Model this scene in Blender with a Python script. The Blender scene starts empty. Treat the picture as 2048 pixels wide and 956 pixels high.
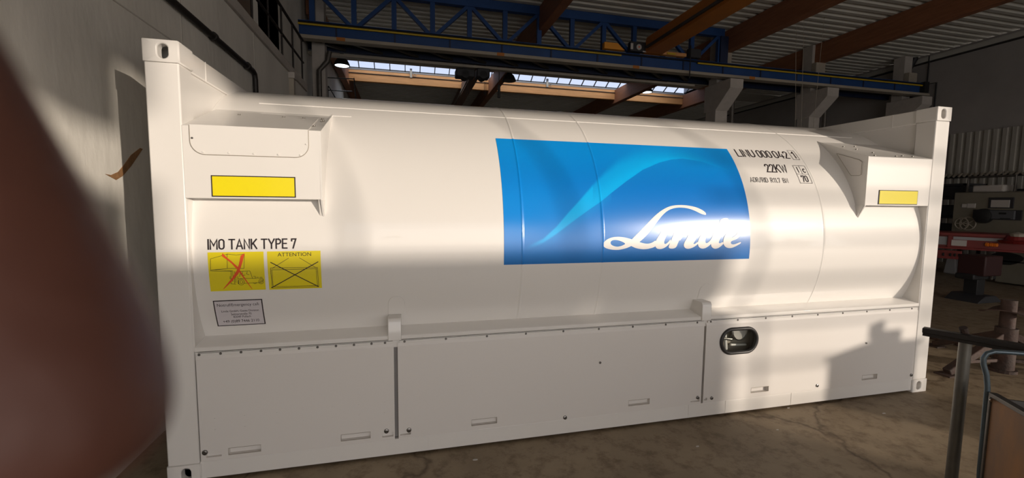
import bpy, bmesh, math, random
from mathutils import Vector, Matrix, Euler
from mathutils.geometry import tessellate_polygon
random.seed(7)
sc = bpy.context.scene
C = bpy.context.collection
PI = math.pi
# ---------------------------------------------------------------- camera
CAM = Vector((1.378, -2.8588, 1.7021)); FPX = 868.645
EUL = Euler((1.4863, -0.0104, -0.2426), 'XYZ')
cd = bpy.data.cameras.new('camera'); cam = bpy.data.objects.new('camera', cd); C.objects.link(cam)
cam.location = CAM; cam.rotation_euler = EUL
cd.sensor_fit = 'HORIZONTAL'; cd.sensor_width = 36.0; cd.lens = FPX / 2048 * 36.0
cd.clip_start = 0.002; cd.clip_end = 200
cd.dof.use_dof = True; cd.dof.focus_distance = 4.0; cd.dof.aperture_fstop = 10.0
sc.camera = cam
# ---------------------------------------------------------------- light, exposure
SUN_AZ, SUN_EL = math.radians(-50), math.radians(8.0)
sd = bpy.data.lights.new('sun', 'SUN'); sun = bpy.data.objects.new('sun', sd); C.objects.link(sun)
sd.energy = 3.2; sd.angle = math.radians(0.8); sd.color = (1.0, 0.87, 0.73)
tosun = Vector((math.cos(SUN_AZ) * math.cos(SUN_EL), math.sin(SUN_AZ) * math.cos(SUN_EL), math.sin(SUN_EL)))
sun.rotation_euler = tosun.to_track_quat('Z', 'Y').to_euler(); sun.location = (12, -20, 6)
w = bpy.data.worlds.new('world'); sc.world = w; w.use_nodes = True
nt = w.node_tree; nt.nodes.clear()
wo = nt.nodes.new('ShaderNodeOutputWorld'); wb = nt.nodes.new('ShaderNodeBackground')
tcn = nt.nodes.new('ShaderNodeTexCoord'); sx = nt.nodes.new('ShaderNodeSeparateXYZ'); cr = nt.nodes.new('ShaderNodeValToRGB')
nt.links.new(tcn.outputs['Generated'], sx.inputs[0]); nt.links.new(sx.outputs['Z'], cr.inputs[0])
cr.color_ramp.elements[0].position = 0.0; cr.color_ramp.elements[0].color = (1.0, 0.90, 0.80, 1)
cr.color_ramp.elements[1].position = 0.55; cr.color_ramp.elements[1].color = (0.50, 0.58, 0.78, 1)
e = cr.color_ramp.elements.new(0.2); e.color = (0.80, 0.82, 0.88, 1)
nt.links.new(cr.outputs[0], wb.inputs[0]); wb.inputs[1].default_value = 2.0
nt.links.new(wb.outputs[0], wo.inputs[0])
YS_ = (11.9 + 1.75, 6.80)                             # just under the rooflight panes
# added fill lamps standing in for daylight at the front gates and rooflight
def area(loc, rot, sx_, sy_, e_, col):
    ld = bpy.data.lights.new('daylight_fill', 'AREA'); ld.shape = 'RECTANGLE'; ld.size = sx_; ld.size_y = sy_; ld.energy = e_; ld.color = col
    lo = bpy.data.objects.new('daylight_fill', ld); C.objects.link(lo); lo.location = loc; lo.rotation_euler = rot
area((8.5, -9.6, 2.0), (math.radians(112), 0, 0), 16, 3.6, 290, (1.0, .93, .86))
area((6.0, YS_[0], YS_[1]), (math.radians(50), 0, 0), 13, .4, 60, (.9, .95, 1.0))
sc.view_settings.view_transform = 'Standard'; sc.view_settings.look = 'None'
sc.view_settings.gamma = 1; sc.view_settings.use_curve_mapping = False
sc.view_settings.exposure = 0.0
sc.cycles.max_bounces = 8; sc.cycles.diffuse_bounces = 5; sc.cycles.sample_clamp_indirect = 6
# ---------------------------------------------------------------- geometry lookups (metres)
MROT = EUL.to_matrix()
def ray(u, v): return MROT @ Vector(((u - 1024) / FPX, (478 - v) / FPX, -1))
def U(u, v, ax, val):
    d = ray(u, v); t = (val - CAM[ax]) / d[ax]; return CAM + d * t
def pj(p):
    c = MROT.transposed() @ (Vector(p) - CAM); return (1024 + FPX * c.x / -c.z, 478 - FPX * c.y / -c.z)
YC, ZC, RT = 1.219, 1.365, 1.19                # tank axis and radius
def cyl(u, v):                                  # point on the tank skin -> (x, angle)
    d = ray(u, v); a = d.y ** 2 + d.z ** 2; oy, oz = CAM.y - YC, CAM.z - ZC
    b = oy * d.y + oz * d.z; c = oy * oy + oz * oz - RT * RT; D = max(b * b - a * c, 0)
    p = CAM + d * ((-b - math.sqrt(D)) / a)
    return p.x, math.atan2(p.z - ZC, YC - p.y)
def onc(x, th, r=0.0): return Vector((x, YC - (RT + r) * math.cos(th), ZC + (RT + r) * math.sin(th)))
def ycyl(z, r=0.0): return YC - math.sqrt(max((RT + r) ** 2 - (z - ZC) ** 2, 0))
# ---------------------------------------------------------------- materials
def lin(c): return tuple(((x / 255) / 12.92 if x / 255 <= .04045 else ((x / 255 + .055) / 1.055) ** 2.4) for x in c)
def mat(name, col, rough=.5, metal=0, coat=0, coatr=.05, var=0, vscale=3, vcol=None, bump=0, bscale=20, stretch=(1, 1, 1), emit=None, es=0, trans=0, spec=.5, alpha=1):
    m = bpy.data.materials.new(name); m.use_nodes = True; n = m.node_tree; p = n.nodes['Principled BSDF']
    p.inputs['Base Color'].default_value = (*col, 1); p.inputs['Roughness'].default_value = rough; p.inputs['Metallic'].default_value = metal
    p.inputs['Coat Weight'].default_value = coat; p.inputs['Coat Roughness'].default_value = coatr
    p.inputs['Transmission Weight'].default_value = trans; p.inputs['Specular IOR Level'].default_value = spec
    if emit: p.inputs['Emission Color'].default_value = (*emit, 1); p.inputs['Emission Strength'].default_value = es
    if var or bump:
        tc = n.nodes.new('ShaderNodeTexCoord'); mp = n.nodes.new('ShaderNodeMapping'); mp.inputs['Scale'].default_value = stretch
        n.links.new(tc.outputs['Object'], mp.inputs[0])
    if var:
        nz = n.nodes.new('ShaderNodeTexNoise'); nz.inputs['Scale'].default_value = vscale; nz.inputs['Detail'].default_value = 6; nz.inputs['Roughness'].default_value = .62
        n.links.new(mp.outputs[0], nz.inputs['Vector'])
        r = n.nodes.new('ShaderNodeValToRGB'); r.color_ramp.elements[0].position = .5 - .22; r.color_ramp.elements[1].position = .5 + .22
        vc = vcol or tuple(x * (1 - var) for x in col)
        r.color_ramp.elements[0].color = (*vc, 1); r.color_ramp.elements[1].color = (*col, 1)
        n.links.new(nz.outputs['Fac'], r.inputs[0]); n.links.new(r.outputs[0], p.inputs['Base Color'])
    if bump:
        nb = n.nodes.new('ShaderNodeTexNoise'); nb.inputs['Scale'].default_value = bscale; nb.inputs['Detail'].default_value = 4
        n.links.new(mp.outputs[0], nb.inputs['Vector'])
        b = n.nodes.new('ShaderNodeBump'); b.inputs['Strength'].default_value = bump; b.inputs['Distance'].default_value = .02
        n.links.new(nb.outputs['Fac'], b.inputs['Height']); n.links.new(b.outputs[0], p.inputs['Normal'])
    return m
M = {}
M['white'] = mat('white_paint', (.79, .762, .725), .38, coat=.55, coatr=.04, bump=.012, bscale=5)
M['tank'] = mat('tank_paint', (.79, .762, .725), .40, coat=.55, coatr=.035, bump=.03, bscale=2.2, stretch=(.6, 1, 2.2))
M['panel'] = mat('panel_paint', (.76, .725, .69), .45, coat=.35, coatr=.12, bump=.03, bscale=3)
M['dark'] = mat('dark_gap', (.02, .018, .016), .7)
M['rubber'] = mat('rubber', (.03, .028, .028), .45)
M['steel'] = mat('steel', (.45, .43, .40), .3, metal=1)
M['bolt'] = mat('bolt_steel', (.22, .21, .20), .32, metal=1)
M['yellow'] = mat('yellow_reflector', (.86, .72, .0), .35, coat=.3, coatr=.1)
M['hazard'] = mat('hazard_yellow', (.80, .66, .005), .42, coat=.2, coatr=.15)
M['ink'] = mat('ink_black', (.02, .012, .015), .5)
M['red_ink'] = mat('ink_red', (.80, .09, .015), .5)
M['labelwhite'] = mat('label_paper', (.62, .58, .60), .5)
M['logo'] = mat('logo_white', (.85, .83, .80), .35, coat=.4, coatr=.1)
M['glass'] = mat('window_glass', (.9, .9, .9), .03, trans=1)
M['concrete'] = mat('concrete_wall', (.72, .69, .63), .85, var=.28, vscale=1.1, stretch=(1, 1, .35), bump=.25, bscale=14)
M['wallwhite'] = mat('white_render', (.55, .54, .52), .9, var=.15, vscale=.9)
M['graywall'] = mat('grey_render', (.34, .32, .31), .9, var=.2, vscale=.8)
M['column'] = mat('column_concrete', (.5, .46, .42), .85, var=.2, vscale=4)
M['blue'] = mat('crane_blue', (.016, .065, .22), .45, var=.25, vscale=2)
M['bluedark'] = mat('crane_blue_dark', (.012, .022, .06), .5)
M['pale'] = mat('pale_flange', (.42, .37, .30), .6, var=.3, vscale=2, stretch=(.4, 1, 1))
M['yel_rail'] = mat('conductor_yellow', (.62, .42, .02), .45, var=.2, vscale=1.5)
M['orange'] = mat('crane_orange', (.50, .17, .02), .5, var=.2, vscale=1.3)
M['orange2'] = mat('crane_orange_bright', (.75, .30, .03), .45)
M['glulam'] = mat('glulam', (.30, .12, .055), .6, var=.35, vscale=3, stretch=(.6, .6, 6))
M['glulam2'] = mat('glulam_pale', (.72, .34, .12), .6, var=.3, vscale=3, stretch=(.5, .5, 6))
M['roof'] = mat('roof_sheet', (.62, .60, .54), .5, metal=0, var=.15, vscale=1)
M['sheet'] = mat('wall_sheet', (.42, .40, .36), .55, metal=.1, var=.2, vscale=1)
M['rust'] = mat('rust_steel', (.065, .030, .020), .75, var=.45, vscale=9, vcol=(.025, .016, .012), bump=.3, bscale=40)
M['rustyfence'] = mat('rusty_panel', (.30, .25, .20), .8, var=.5, vscale=1.6, vcol=(.16, .09, .06), stretch=(1, 1, .4))
M['greysteel'] = mat('grey_steel', (.13, .12, .11), .5, metal=.7, var=.2, vscale=8)
M['postgrey'] = mat('galvanised_post', (.17, .16, .14), .42, metal=.55, var=.25, vscale=9)
M['blackbar'] = mat('dark_bar', (.035, .03, .028), .5, metal=.5, var=.3, vscale=12)
M['cartblue'] = mat('cart_blue_grey', (.10, .13, .15), .35, metal=.5)
M['plywood'] = mat('plywood', (.40, .19, .07), .6, var=.35, vscale=6, vcol=(.20, .13, .09), stretch=(1, 1, .35))
M['cartmetal'] = mat('cart_sheet', (.16, .15, .14), .4, metal=.8, var=.4, vscale=5)
M['red'] = mat('trailer_red', (.20, .012, .010), .45, var=.3, vscale=3)
M['redbright'] = mat('lamp_orange', (.85, .22, .02), .4)
M['machine'] = mat('machine_beige', (.22, .20, .155), .7, var=.15, vscale=3)
M['machdark'] = mat('machine_dark', (.03, .03, .034), .6)
M['machmid'] = mat('machine_grey', (.10, .105, .115), .6)
M['paper'] = mat('paper', (.5, .47, .44), .8)
M['greypaint'] = mat('grey_paint', (.33, .33, .34), .6)
M['black'] = mat('black_steel', (.012, .012, .013), .6)
M['lampglow'] = mat('lamp_glow', (.9, .95, 1), .5, emit=(.85, .95, 1), es=3.0)
M['skin'] = mat('skin', (.14, .052, .034), .55, var=.2, vscale=60, bump=.1, bscale=500)
M['nail'] = mat('nail', (.55, .28, .22), .3)
M['asphalt'] = mat('yard_paving', (.30, .28, .25), .9, var=.2, vscale=.7)
def thin_glass(name, col):
    m = bpy.data.materials.new(name); m.use_nodes = True; n = m.node_tree; n.nodes.clear()
    o = n.nodes.new('ShaderNodeOutputMaterial'); mx = n.nodes.new('ShaderNodeMixShader'); tr = n.nodes.new('ShaderNodeBsdfTransparent'); g = n.nodes.new('ShaderNodeBsdfGlossy')
    lw = n.nodes.new('ShaderNodeLayerWeight'); lw.inputs[0].default_value = .12
    tr.inputs[0].default_value = (*col, 1); g.inputs['Roughness'].default_value = .03
    n.links.new(lw.outputs['Fresnel'], mx.inputs[0]); n.links.new(tr.outputs[0], mx.inputs[1]); n.links.new(g.outputs[0], mx.inputs[2]); n.links.new(mx.outputs[0], o.inputs[0]); return m
M['glass'] = thin_glass('window_glass', (.92, .93, .92))
# floor: worn concrete with stains and cracks
def floor_mat():
    m = mat('floor_concrete', (.34, .265, .175), .62, var=.42, vscale=1.3, vcol=(.22, .165, .105), bump=.15, bscale=9)
    n = m.node_tree; p = n.nodes['Principled BSDF']; ramp = [x for x in n.nodes if x.type == 'VALTORGB'][0]
    tc = [x for x in n.nodes if x.type == 'TEX_COORD'][0]
    v = n.nodes.new('ShaderNodeTexVoronoi'); v.feature = 'DISTANCE_TO_EDGE'; v.inputs['Scale'].default_value = .55
    d = n.nodes.new('ShaderNodeTexNoise'); d.inputs['Scale'].default_value = 1.6; d.inputs['Detail'].default_value = 5
    mx = n.nodes.new('ShaderNodeMixRGB'); mx.inputs[0].default_value = .35
    n.links.new(tc.outputs['Object'], mx.inputs[1]); n.links.new(tc.outputs['Object'], d.inputs['Vector']); n.links.new(d.outputs['Color'], mx.inputs[2])
    n.links.new(mx.outputs[0], v.inputs['Vector'])
    r = n.nodes.new('ShaderNodeValToRGB'); r.color_ramp.elements[0].position = 0; r.color_ramp.elements[0].color = (.45, .4, .36, 1)
    r.color_ramp.elements[1].position = .006; r.color_ramp.elements[1].color = (1, 1, 1, 1)
    n.links.new(v.outputs['Distance'], r.inputs[0])
    n2 = n.nodes.new('ShaderNodeTexNoise'); n2.inputs['Scale'].default_value = 7; n2.inputs['Detail'].default_value = 8; n2.inputs['Roughness'].default_value = .7
    n.links.new(tc.outputs['Object'], n2.inputs['Vector'])
    r2 = n.nodes.new('ShaderNodeValToRGB'); r2.color_ramp.elements[0].position = .36; r2.color_ramp.elements[0].color = (.6, .55, .5, 1)
    r2.color_ramp.elements[1].position = .52; r2.color_ramp.elements[1].color = (1, 1, 1, 1); n.links.new(n2.outputs['Fac'], r2.inputs[0])
    m1 = n.nodes.new('ShaderNodeMixRGB'); m1.blend_type = 'MULTIPLY'; m1.inputs[0].default_value = 1
    m2 = n.nodes.new('ShaderNodeMixRGB'); m2.blend_type = 'MULTIPLY'; m2.inputs[0].default_value = 1
    n.links.new(ramp.outputs[0], m1.inputs[1]); n.links.new(r.outputs[0], m1.inputs[2])
    n.links.new(m1.outputs[0], m2.inputs[1]); n.links.new(r2.outputs[0], m2.inputs[2]); n.links.new(m2.outputs[0], p.inputs['Base Color'])
    return m
M['floor'] = floor_mat()
# ---------------------------------------------------------------- mesh builder
def wloc(o):
    v = Vector((0, 0, 0))
    while o: v += o.location; o = o.parent
    return v
class MB:
    def __init__(s): s.v = []; s.f = []
    def add(s, vs, fs):
        k = len(s.v); s.v += [tuple(x) for x in vs]; s.f += [tuple(i + k for i in f) for f in fs]; return s
    def box(s, x0, x1, y0, y1, z0, z1):
        return s.add([(x0, y0, z0), (x1, y0, z0), (x1, y1, z0), (x0, y1, z0), (x0, y0, z1), (x1, y0, z1), (x1, y1, z1), (x0, y1, z1)],
                     [(0, 3, 2, 1), (4, 5, 6, 7), (0, 1, 5, 4), (1, 2, 6, 5), (2, 3, 7, 6), (3, 0, 4, 7)])
    def bar(s, p, q, w, h, up=(0, 0, 1)):           # rectangular bar, w sideways, h along up
        p, q = Vector(p), Vector(q); d = (q - p).normalized(); up = Vector(up)
        if abs(d.dot(up)) > .99: up = Vector((0, 1, 0))
        a = d.cross(up).normalized(); b = a.cross(d).normalized(); a *= w / 2; b *= h / 2
        return s.add([p - a - b, p + a - b, p + a + b, p - a + b, q - a - b, q + a - b, q + a + b, q - a + b],
                     [(0, 1, 2, 3), (7, 6, 5, 4), (0, 4, 5, 1), (1, 5, 6, 2), (2, 6, 7, 3), (3, 7, 4, 0)])
    def tube(s, pts, r, n=12, cap=True):
        pts = [Vector(p) for p in pts]; rr = r if isinstance(r, (list, tuple)) else [r] * len(pts)
        k = len(s.v); prev = None
        for i, p in enumerate(pts):
            d = (pts[min(i + 1, len(pts) - 1)] - pts[max(i - 1, 0)]).normalized()
            if prev is None: a = d.orthogonal().normalized()
            else: a = (prev - d * prev.dot(d)).normalized()
            prev = a; b = d.cross(a)
            for j in range(n):
                t = 2 * PI * j / n; s.v.append(tuple(p + (a * math.cos(t) + b * math.sin(t)) * rr[i]))
        for i in range(len(pts) - 1):
            for j in range(n):
                j2 = (j + 1) % n; s.f.append((k + i * n + j, k + i * n + j2, k + (i + 1) * n + j2, k + (i + 1) * n + j))
        if cap:
            s.f.append(tuple(k + j for j in reversed(range(n)))); s.f.append(tuple(k + (len(pts) - 1) * n + j for j in range(n)))
        return s
    def prism(s, poly, ax, a, b):                    # poly: 2d outline in the two other axes, extruded along axis ax from a to b
        def P(p, t):
            return {0: (t, p[0], p[1]), 1: (p[0], t, p[1]), 2: (p[0], p[1], t)}[ax]
        n = len(poly); k = len(s.v); s.v += [P(p, a) for p in poly] + [P(p, b) for p in poly]
        for tri in tessellate_polygon([[Vector((p[0], p[1], 0)) for p in poly]]):
            s.f.append(tuple(k + i for i in tri)); s.f.append(tuple(k + n + i for i in reversed(tri)))
        for i in range(n): j = (i + 1) % n; s.f.append((k + i, k + j, k + n + j, k + n + i))
        return s
    def lathe(s, prof, c, n=24, ax=2):
        k = len(s.v); c = Vector(c)
        for (r, h) in prof:
            for j in range(n):
                t = 2 * PI * j / n; x, y = r * math.cos(t), r * math.sin(t)
                s.v.append(tuple(c + Vector({2: (x, y, h), 1: (x, h, y), 0: (h, x, y)}[ax])))
        for i in range(len(prof) - 1):
            for j in range(n):
                j2 = (j + 1) % n; s.f.append((k + i * n + j, k + i * n + j2, k + (i + 1) * n + j2, k + (i + 1) * n + j))
        for i, rev in ((0, True), (len(prof) - 1, False)):
            if prof[i][0] > 1e-4:
                r_ = range(n); s.f.append(tuple(k + i * n + j for j in (reversed(r_) if rev else r_)))
        return s
    def obj(s, name, m, parent=None, smooth=False, bevel=0, seg=2, label=None, recalc=True):
        off = wloc(parent); me = bpy.data.meshes.new(name)
        me.from_pydata([tuple(Vector(v) - off) for v in s.v], [], s.f)
        if recalc:
            bm = bmesh.new(); bm.from_mesh(me); bmesh.ops.remove_doubles(bm, verts=bm.verts, dist=1e-5)
            bmesh.ops.recalc_face_normals(bm, faces=bm.faces); bm.to_mesh(me); bm.free()
        me.materials.append(m); o = bpy.data.objects.new(name, me); C.objects.link(o); o.parent = parent
        if bevel:
            b = o.modifiers.new('bevel', 'BEVEL'); b.width = bevel; b.segments = seg; b.limit_method = 'ANGLE'; b.angle_limit = math.radians(40)
        if smooth or bevel:
            me.polygons.foreach_set('use_smooth', [True] * len(me.polygons))
            if hasattr(me, 'set_sharp_from_angle'): me.set_sharp_from_angle(angle=math.radians(38))
        if label: o['label'] = label
        return o
def tag(o, label, cat, group=None, kind=None):
    if label: o['label'] = label
    if cat: o['category'] = cat
    if group: o['group'] = group
    if kind: o['kind'] = kind
    return o
def thing(name, loc, label, cat, group=None):
    o = bpy.data.objects.new(name, None); o.empty_display_size = .2; C.objects.link(o); o.location = loc
    return tag(o, label, cat, group)
def struct(o): o['kind'] = 'structure'; return o
def dup(o, parent=None):
    c = o.copy(); C.objects.link(c); c.parent = parent
    for ch in list(o.children): dup(ch, c)
    return c
def obround(cx, cz, w, h, n=32):                     # outline, vertical or horizontal slot with round ends
    r = min(w, h) / 2; out = []
    for j in range(n):
        t = 2 * PI * (j + .5) / n; c, s_ = math.cos(t), math.sin(t)
        if w >= h: out.append((cx + (w / 2 - r) * (1 if c > 0 else -1) + r * c, cz + r * s_))
        else: out.append((cx + r * c, cz + (h / 2 - r) * (1 if s_ > 0 else -1) + r * s_))
    return out
def rect_ring(x0, x1, z0, z1, hole, cx, cz):          # rectangle outline points matching each hole point (corners included)
    out = []
    for (px, pz) in hole:
        dx, dz = px - cx, pz - cz
        tx = ((x1 - cx) / dx if dx > 0 else (x0 - cx) / dx) if abs(dx) > 1e-9 else 1e9
        tz = ((z1 - cz) / dz if dz > 0 else (z0 - cz) / dz) if abs(dz) > 1e-9 else 1e9
        t = min(tx, tz); out.append([cx + dx * t, cz + dz * t])
    for (qx, qz) in ((x0, z0), (x1, z0), (x1, z1), (x0, z1)):
        i = min(range(len(out)), key=lambda k: (out[k][0] - qx) ** 2 + (out[k][1] - qz) ** 2); out[i] = [qx, qz]
    return out
def holed_face(mb, x0, x1, z0, z1, y, hole, depth, sgn=1, axis=1, back=True):
    """face with a hole; the hole walls run `depth` inwards and are closed at the back"""
    cx = sum(p[0] for p in hole) / len(hole); cz = sum(p[1] for p in hole) / len(hole)
    rr = rect_ring(x0, x1, z0, z1, hole, cx, cz); n = len(hole)
    P = (lambda a, t, b: (a, t, b)) if axis == 1 else (lambda a, t, b: (t, a, b))
    vs = [P(a, y, b) for a, b in rr] + [P(a, y, b) for a, b in hole] + [P(a, y + depth * sgn, b) for a, b in hole]
    fs = [(i, (i + 1) % n, n + (i + 1) % n, n + i) for i in range(n)] + [(n + i, n + (i + 1) % n, 2 * n + (i + 1) % n, 2 * n + i) for i in range(n)]
    if back: fs.append(tuple(2 * n + i for i in range(n)))
    mb.add(vs, fs)

# ================================================================ THE HALL (structure)
K = .7568                                             # the left wall stands 0.8 m off the container, which sets the size of the hall
def H(x, y, z): return Vector((CAM.x + K * (x - CAM.x), CAM.y + K * (y - CAM.y), CAM.z + K * (z - CAM.z)))
KW = .600                                            # the low concrete wall stands 0.35 m off the container
def HW(x, y, z): return Vector((CAM.x + KW * (x - CAM.x), CAM.y + KW * (y - CAM.y), CAM.z + KW * (z - CAM.z)))
XW, XR = -0.8, H(22.8, 0, 0).x; XL = CAM.x + KW * (-1.5 - CAM.x)
YB, YF, ZR = 24.0, -10.0, H(0, 0, 8.05).z
YR = H(0, 11.1, 0).y                                  # crane runway line
fl = MB().box(XW - .3, XR + .3, YF, YB, -.2, 0).obj('floor', M['floor']); struct(fl)
yd = MB().box(-40, 70, -60, YF - .31, -.25, -.02).obj('trim_1', M['asphalt']); struct(yd)
# left wall: lower concrete wall, ledge, upper part stands back
YE, ZLG = HW(0, 11.9, 0).y, HW(0, 0, 5.0).z
wl = MB().box(XL - .3, XL, YF, YE, 0, ZLG).box(XL - 1.5, XL - .9, YF, YE, 0, ZR)
wl.box(XL - 1.5, XW, YE, YE + .1, 0, ZR)
wl.box(XL - 1.0, XL - .2, YF, YE, ZLG - .3, ZLG - .02).box(XW - .3, XW, YE, YB, 0, ZR)
struct(wl.obj('wall_left', M['concrete']))
struct(MB().box(XL - .32, XL + .03, YF, YE, ZLG, HW(0, 0, 5.22).z).obj('trim_2', M['column'], bevel=.01))
struct(MB().box(XL, XL + .004, YF, YE, HW(0, 0, 3.72).z, HW(0, 0, 3.735).z).box(XL, XL + .004, 1.3, 1.31, 0, ZLG).box(XL, XL + .004, 3.1, 3.11, 0, ZLG).box(XL, XL + .004, 4.9, 4.91, 0, ZLG).obj('trim_3', mat('joint', (.45, .42, .38), .9)))
# right wall
wr = MB().box(XR, XR + .3, YF, YB, 0, ZR).obj('wall_right', M['graywall']); struct(wr)
struct(MB().box(XR - .06, XR, YF, YB, H(0, 0, 7.77).z, H(0, 0, 7.95).z).obj('trim_4', mat('cornice', (.42, .41, .38), .8)))
struct(MB().box(XR - .02, XR, YF, YB, H(0, 0, 7.70).z, H(0, 0, 7.765).z).obj('trim_5', M['dark']))
def ribbed(x0, y0, y1, z0, z1, pitch=.2, dep=.05):     # trapezoid sheet on a wall facing -x
    n = int((y1 - y0) / pitch); prof = []
    for i in range(n):
        y = y0 + i * pitch; prof += [(y, 0), (y + pitch * .30, 0), (y + pitch * .42, -dep), (y + pitch * .88, -dep)]
    prof.append((y0 + n * pitch, 0)); vs = [(x0 + d, y, z0) for y, d in prof] + [(x0 + d, y, z1) for y, d in prof]; m = len(prof)
    return MB().add(vs, [(i, i + 1, m + i + 1, m + i) for i in range(m - 1)])
zc0 = H(0, 0, 4.6).z
struct(ribbed(XR - .02, -4, YR - .6, 0, zc0).obj('trim_6', M['sheet'], recalc=False))
# back wall
struct(MB().box(XW - .3, XR + .3, YB, YB + .3, 0, ZR + .3).obj('wall_back', M['graywall']))
# unseen front wall behind the camera; gates, sill and bars shaped to pattern sunlight
fw = MB(); ZL = 4.50; ZS = 3.19; XG = 12.3
fw.box(XW - 1.2, XR + .3, YF - .3, YF, ZL, ZR + .3)
fw.box(5.4, 11.2, YF - .3, YF, 0, ZS).box(11.2, XG, YF - .3, YF, 0, 2.66).box(11.2, XG, YF - .3, YF, 2.90, ZS).box(11.47, 11.6, YF - .3, YF, 2.66, 2.9).box(11.85, XG, YF - .3, YF, 2.66, 2.9).box(5.4, 8.42, YF - .3, YF, ZS, 3.62).box(5.0, 8.42, YF - .3, YF, 4.02, ZL)
fw.box(XR - .6, XR + .3, YF - .3, YF, 0, ZL)
fw.box(XW - 1.2, XW + .5, YF - .3, YF, 0, ZL)
struct(fw.obj('wall_front', M['graywall']))
fb = MB()
for x in (9.6, 11.1, 12.7, 14.5, 16.2): fb.box(x - .015, x + .015, YF - .17, YF - .135, ZS if x < XG else 0, ZL)
for z in (1.2, 1.55, 1.9, 2.25, 2.6, 2.95, 3.3, 3.65, 4.0): fb.box(XG, XR - .6, YF - .17, YF - .13, z - .02, z + .02)
struct(fb.obj('window_2', M['graywall']))
# roof: ribbed sheet along x, with a rooflight strip
def roof(y0, y1, z, pitch=.26, dep=.08):
    n = int((y1 - y0) / pitch); prof = []
    for i in range(n):
        y = y0 + i * pitch; prof += [(y, 0), (y + pitch * .42, 0), (y + pitch * .55, dep), (y + pitch * .87, dep)]
    prof.append((y0 + n * pitch, 0)); m = len(prof); xa, xb = XW - 1.2, XR + .3
    vs = [(xa, y, z + d) for y, d in prof] + [(xb, y, z + d) for y, d in prof]
    k = len(vs); vs += [(xa, y0, z + .12), (xa, y1, z + .12), (xb, y1, z + .12), (xb, y0, z + .12)]
    return vs, [(i, i + 1, m + i + 1, m + i) for i in range(m - 1)] + [(k, k + 1, k + 2, k + 3)]
YS0, YS1 = H(0, 18.7, 0).y, H(0, 20, 0).y; XS0, XS1 = H(-1.4, 0, 0).x, H(17.4, 0, 0).x
cl = MB(); cl.add(*roof(YF - .3, YS0, ZR)); cl.add(*roof(YS1 + .15, YB, ZR))
cl.box(XS1, XR + .3, YS0, YS1 + .15, ZR, ZR + .12)
struct(cl.obj('ceiling', M['roof'], recalc=False))
# rooflight: leaning row of panes over the opening
rl = MB(); ZT = ZR + .62
rl.box(XW - 1.2, XS1, YS0 - .08, YS0, ZR, ZT + .05).box(XW - 1.2, XS1, YS1, YS1 + .12, ZR - .02, ZR + .04)
rl.box(XS1, XS1 + .08, YS0, YS1 + .1, ZR, ZT)
bars = MB(); nb = 26
for i in range(nb + 1):
    x = XS0 + (XS1 - XS0) * i / nb
    bars.bar((x, YS0, ZT), (x, YS1 + .02, ZR + .05), .03, .04)
struct(rl.obj('trim_7', M['graywall'])); wn = bars.obj('window_1', M['black']); struct(wn)
pn = MB().add([(XS0, YS0, ZT + .005), (XS1, YS0, ZT + .005), (XS1, YS1 + .02, ZR + .055), (XS0, YS1 + .02, ZR + .055)], [(0, 1, 2, 3)]).obj('pane', thin_glass('wired_glass', (.46, .50, .58)), wn)
# glulam beam under the rooflight
ob = MB().box(XW, XS1 + .6, YS1, YS1 + .14, H(0, 0, 7.5).z, ZR).obj('roof_beam', M['glulam2'], bevel=.008)
tag(ob, 'bright orange glued timber beam running below the row of rooflight panes', 'beam')
gl = [(5.85, 'dark brown timber roof beam hanging behind the blue truss, left of the orange crane'),
      (13.05, 'brown timber roof beam resting on the column where the blue truss ends'),
      (17.4, 'reddish brown timber roof beam on the second concrete column'),
      (-1.3, 'brown timber roof beam next to the wall lamp in the far left corner')]
for gx, lab in gl:
    x = H(gx, 0, 0).x; z0 = H(0, 0, 7.3).z
    b = MB().box(x - .11, x + .11, (YF if gx > 0 else YR + .6), YB, z0, ZR - .004)
    tag(b.obj('roof_beam', M['glulam'], bevel=.01), lab, 'beam', 'timber roof beams')
# concrete columns with corbels
def column(gx, lab, pipe=True):
    p = H(gx, 11.45, 0); x, y = p.x, p.y; t = thing('concrete_column', (x, y, 0), lab, 'column', 'columns along the crane runway')
    MB().box(x - .2, x + .2, y, y + .42, 0, H(0, 0, 6.1).z).box(x - .16, x + .16, y + .06, y + .4, H(0, 0, 6.1).z, ZR - .01).obj('shaft', M['column'], t, bevel=.01)
    z = H(0, 0, 6.2).z
    MB().prism([(y - .55, z), (y + .5, z), (y + .5, z - .75), (y, z - .75), (y - .55, z - .25)], 0, x - .208, x + .208).obj('corbel', M['column'], t, bevel=.01)
    MB().box(x - .17, x + .17, y - .1, y + .06, H(0, 0, 6.85).z, H(0, 0, 7.3).z).obj('bearing_block', M['pale'], t, bevel=.01)
    if pipe:
        MB().tube([(x + .05, y - .06, z + .2), (x + .05, y - .06, z - .15), (x + .26, y - .1, z - .5), (x + .26, y - .1, z - .7), (x + .26, y - .1, 0)], .06).obj('drain_pipe', M['greysteel'], t, smooth=True)
    return t
column(13.0, 'concrete column with a bent drain pipe where the blue truss ends')
column(17.35, 'concrete column right of the first one, behind the thin hanging wires')
column(22.2, 'concrete column standing at the right end of the runway against the wall', False)
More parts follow.
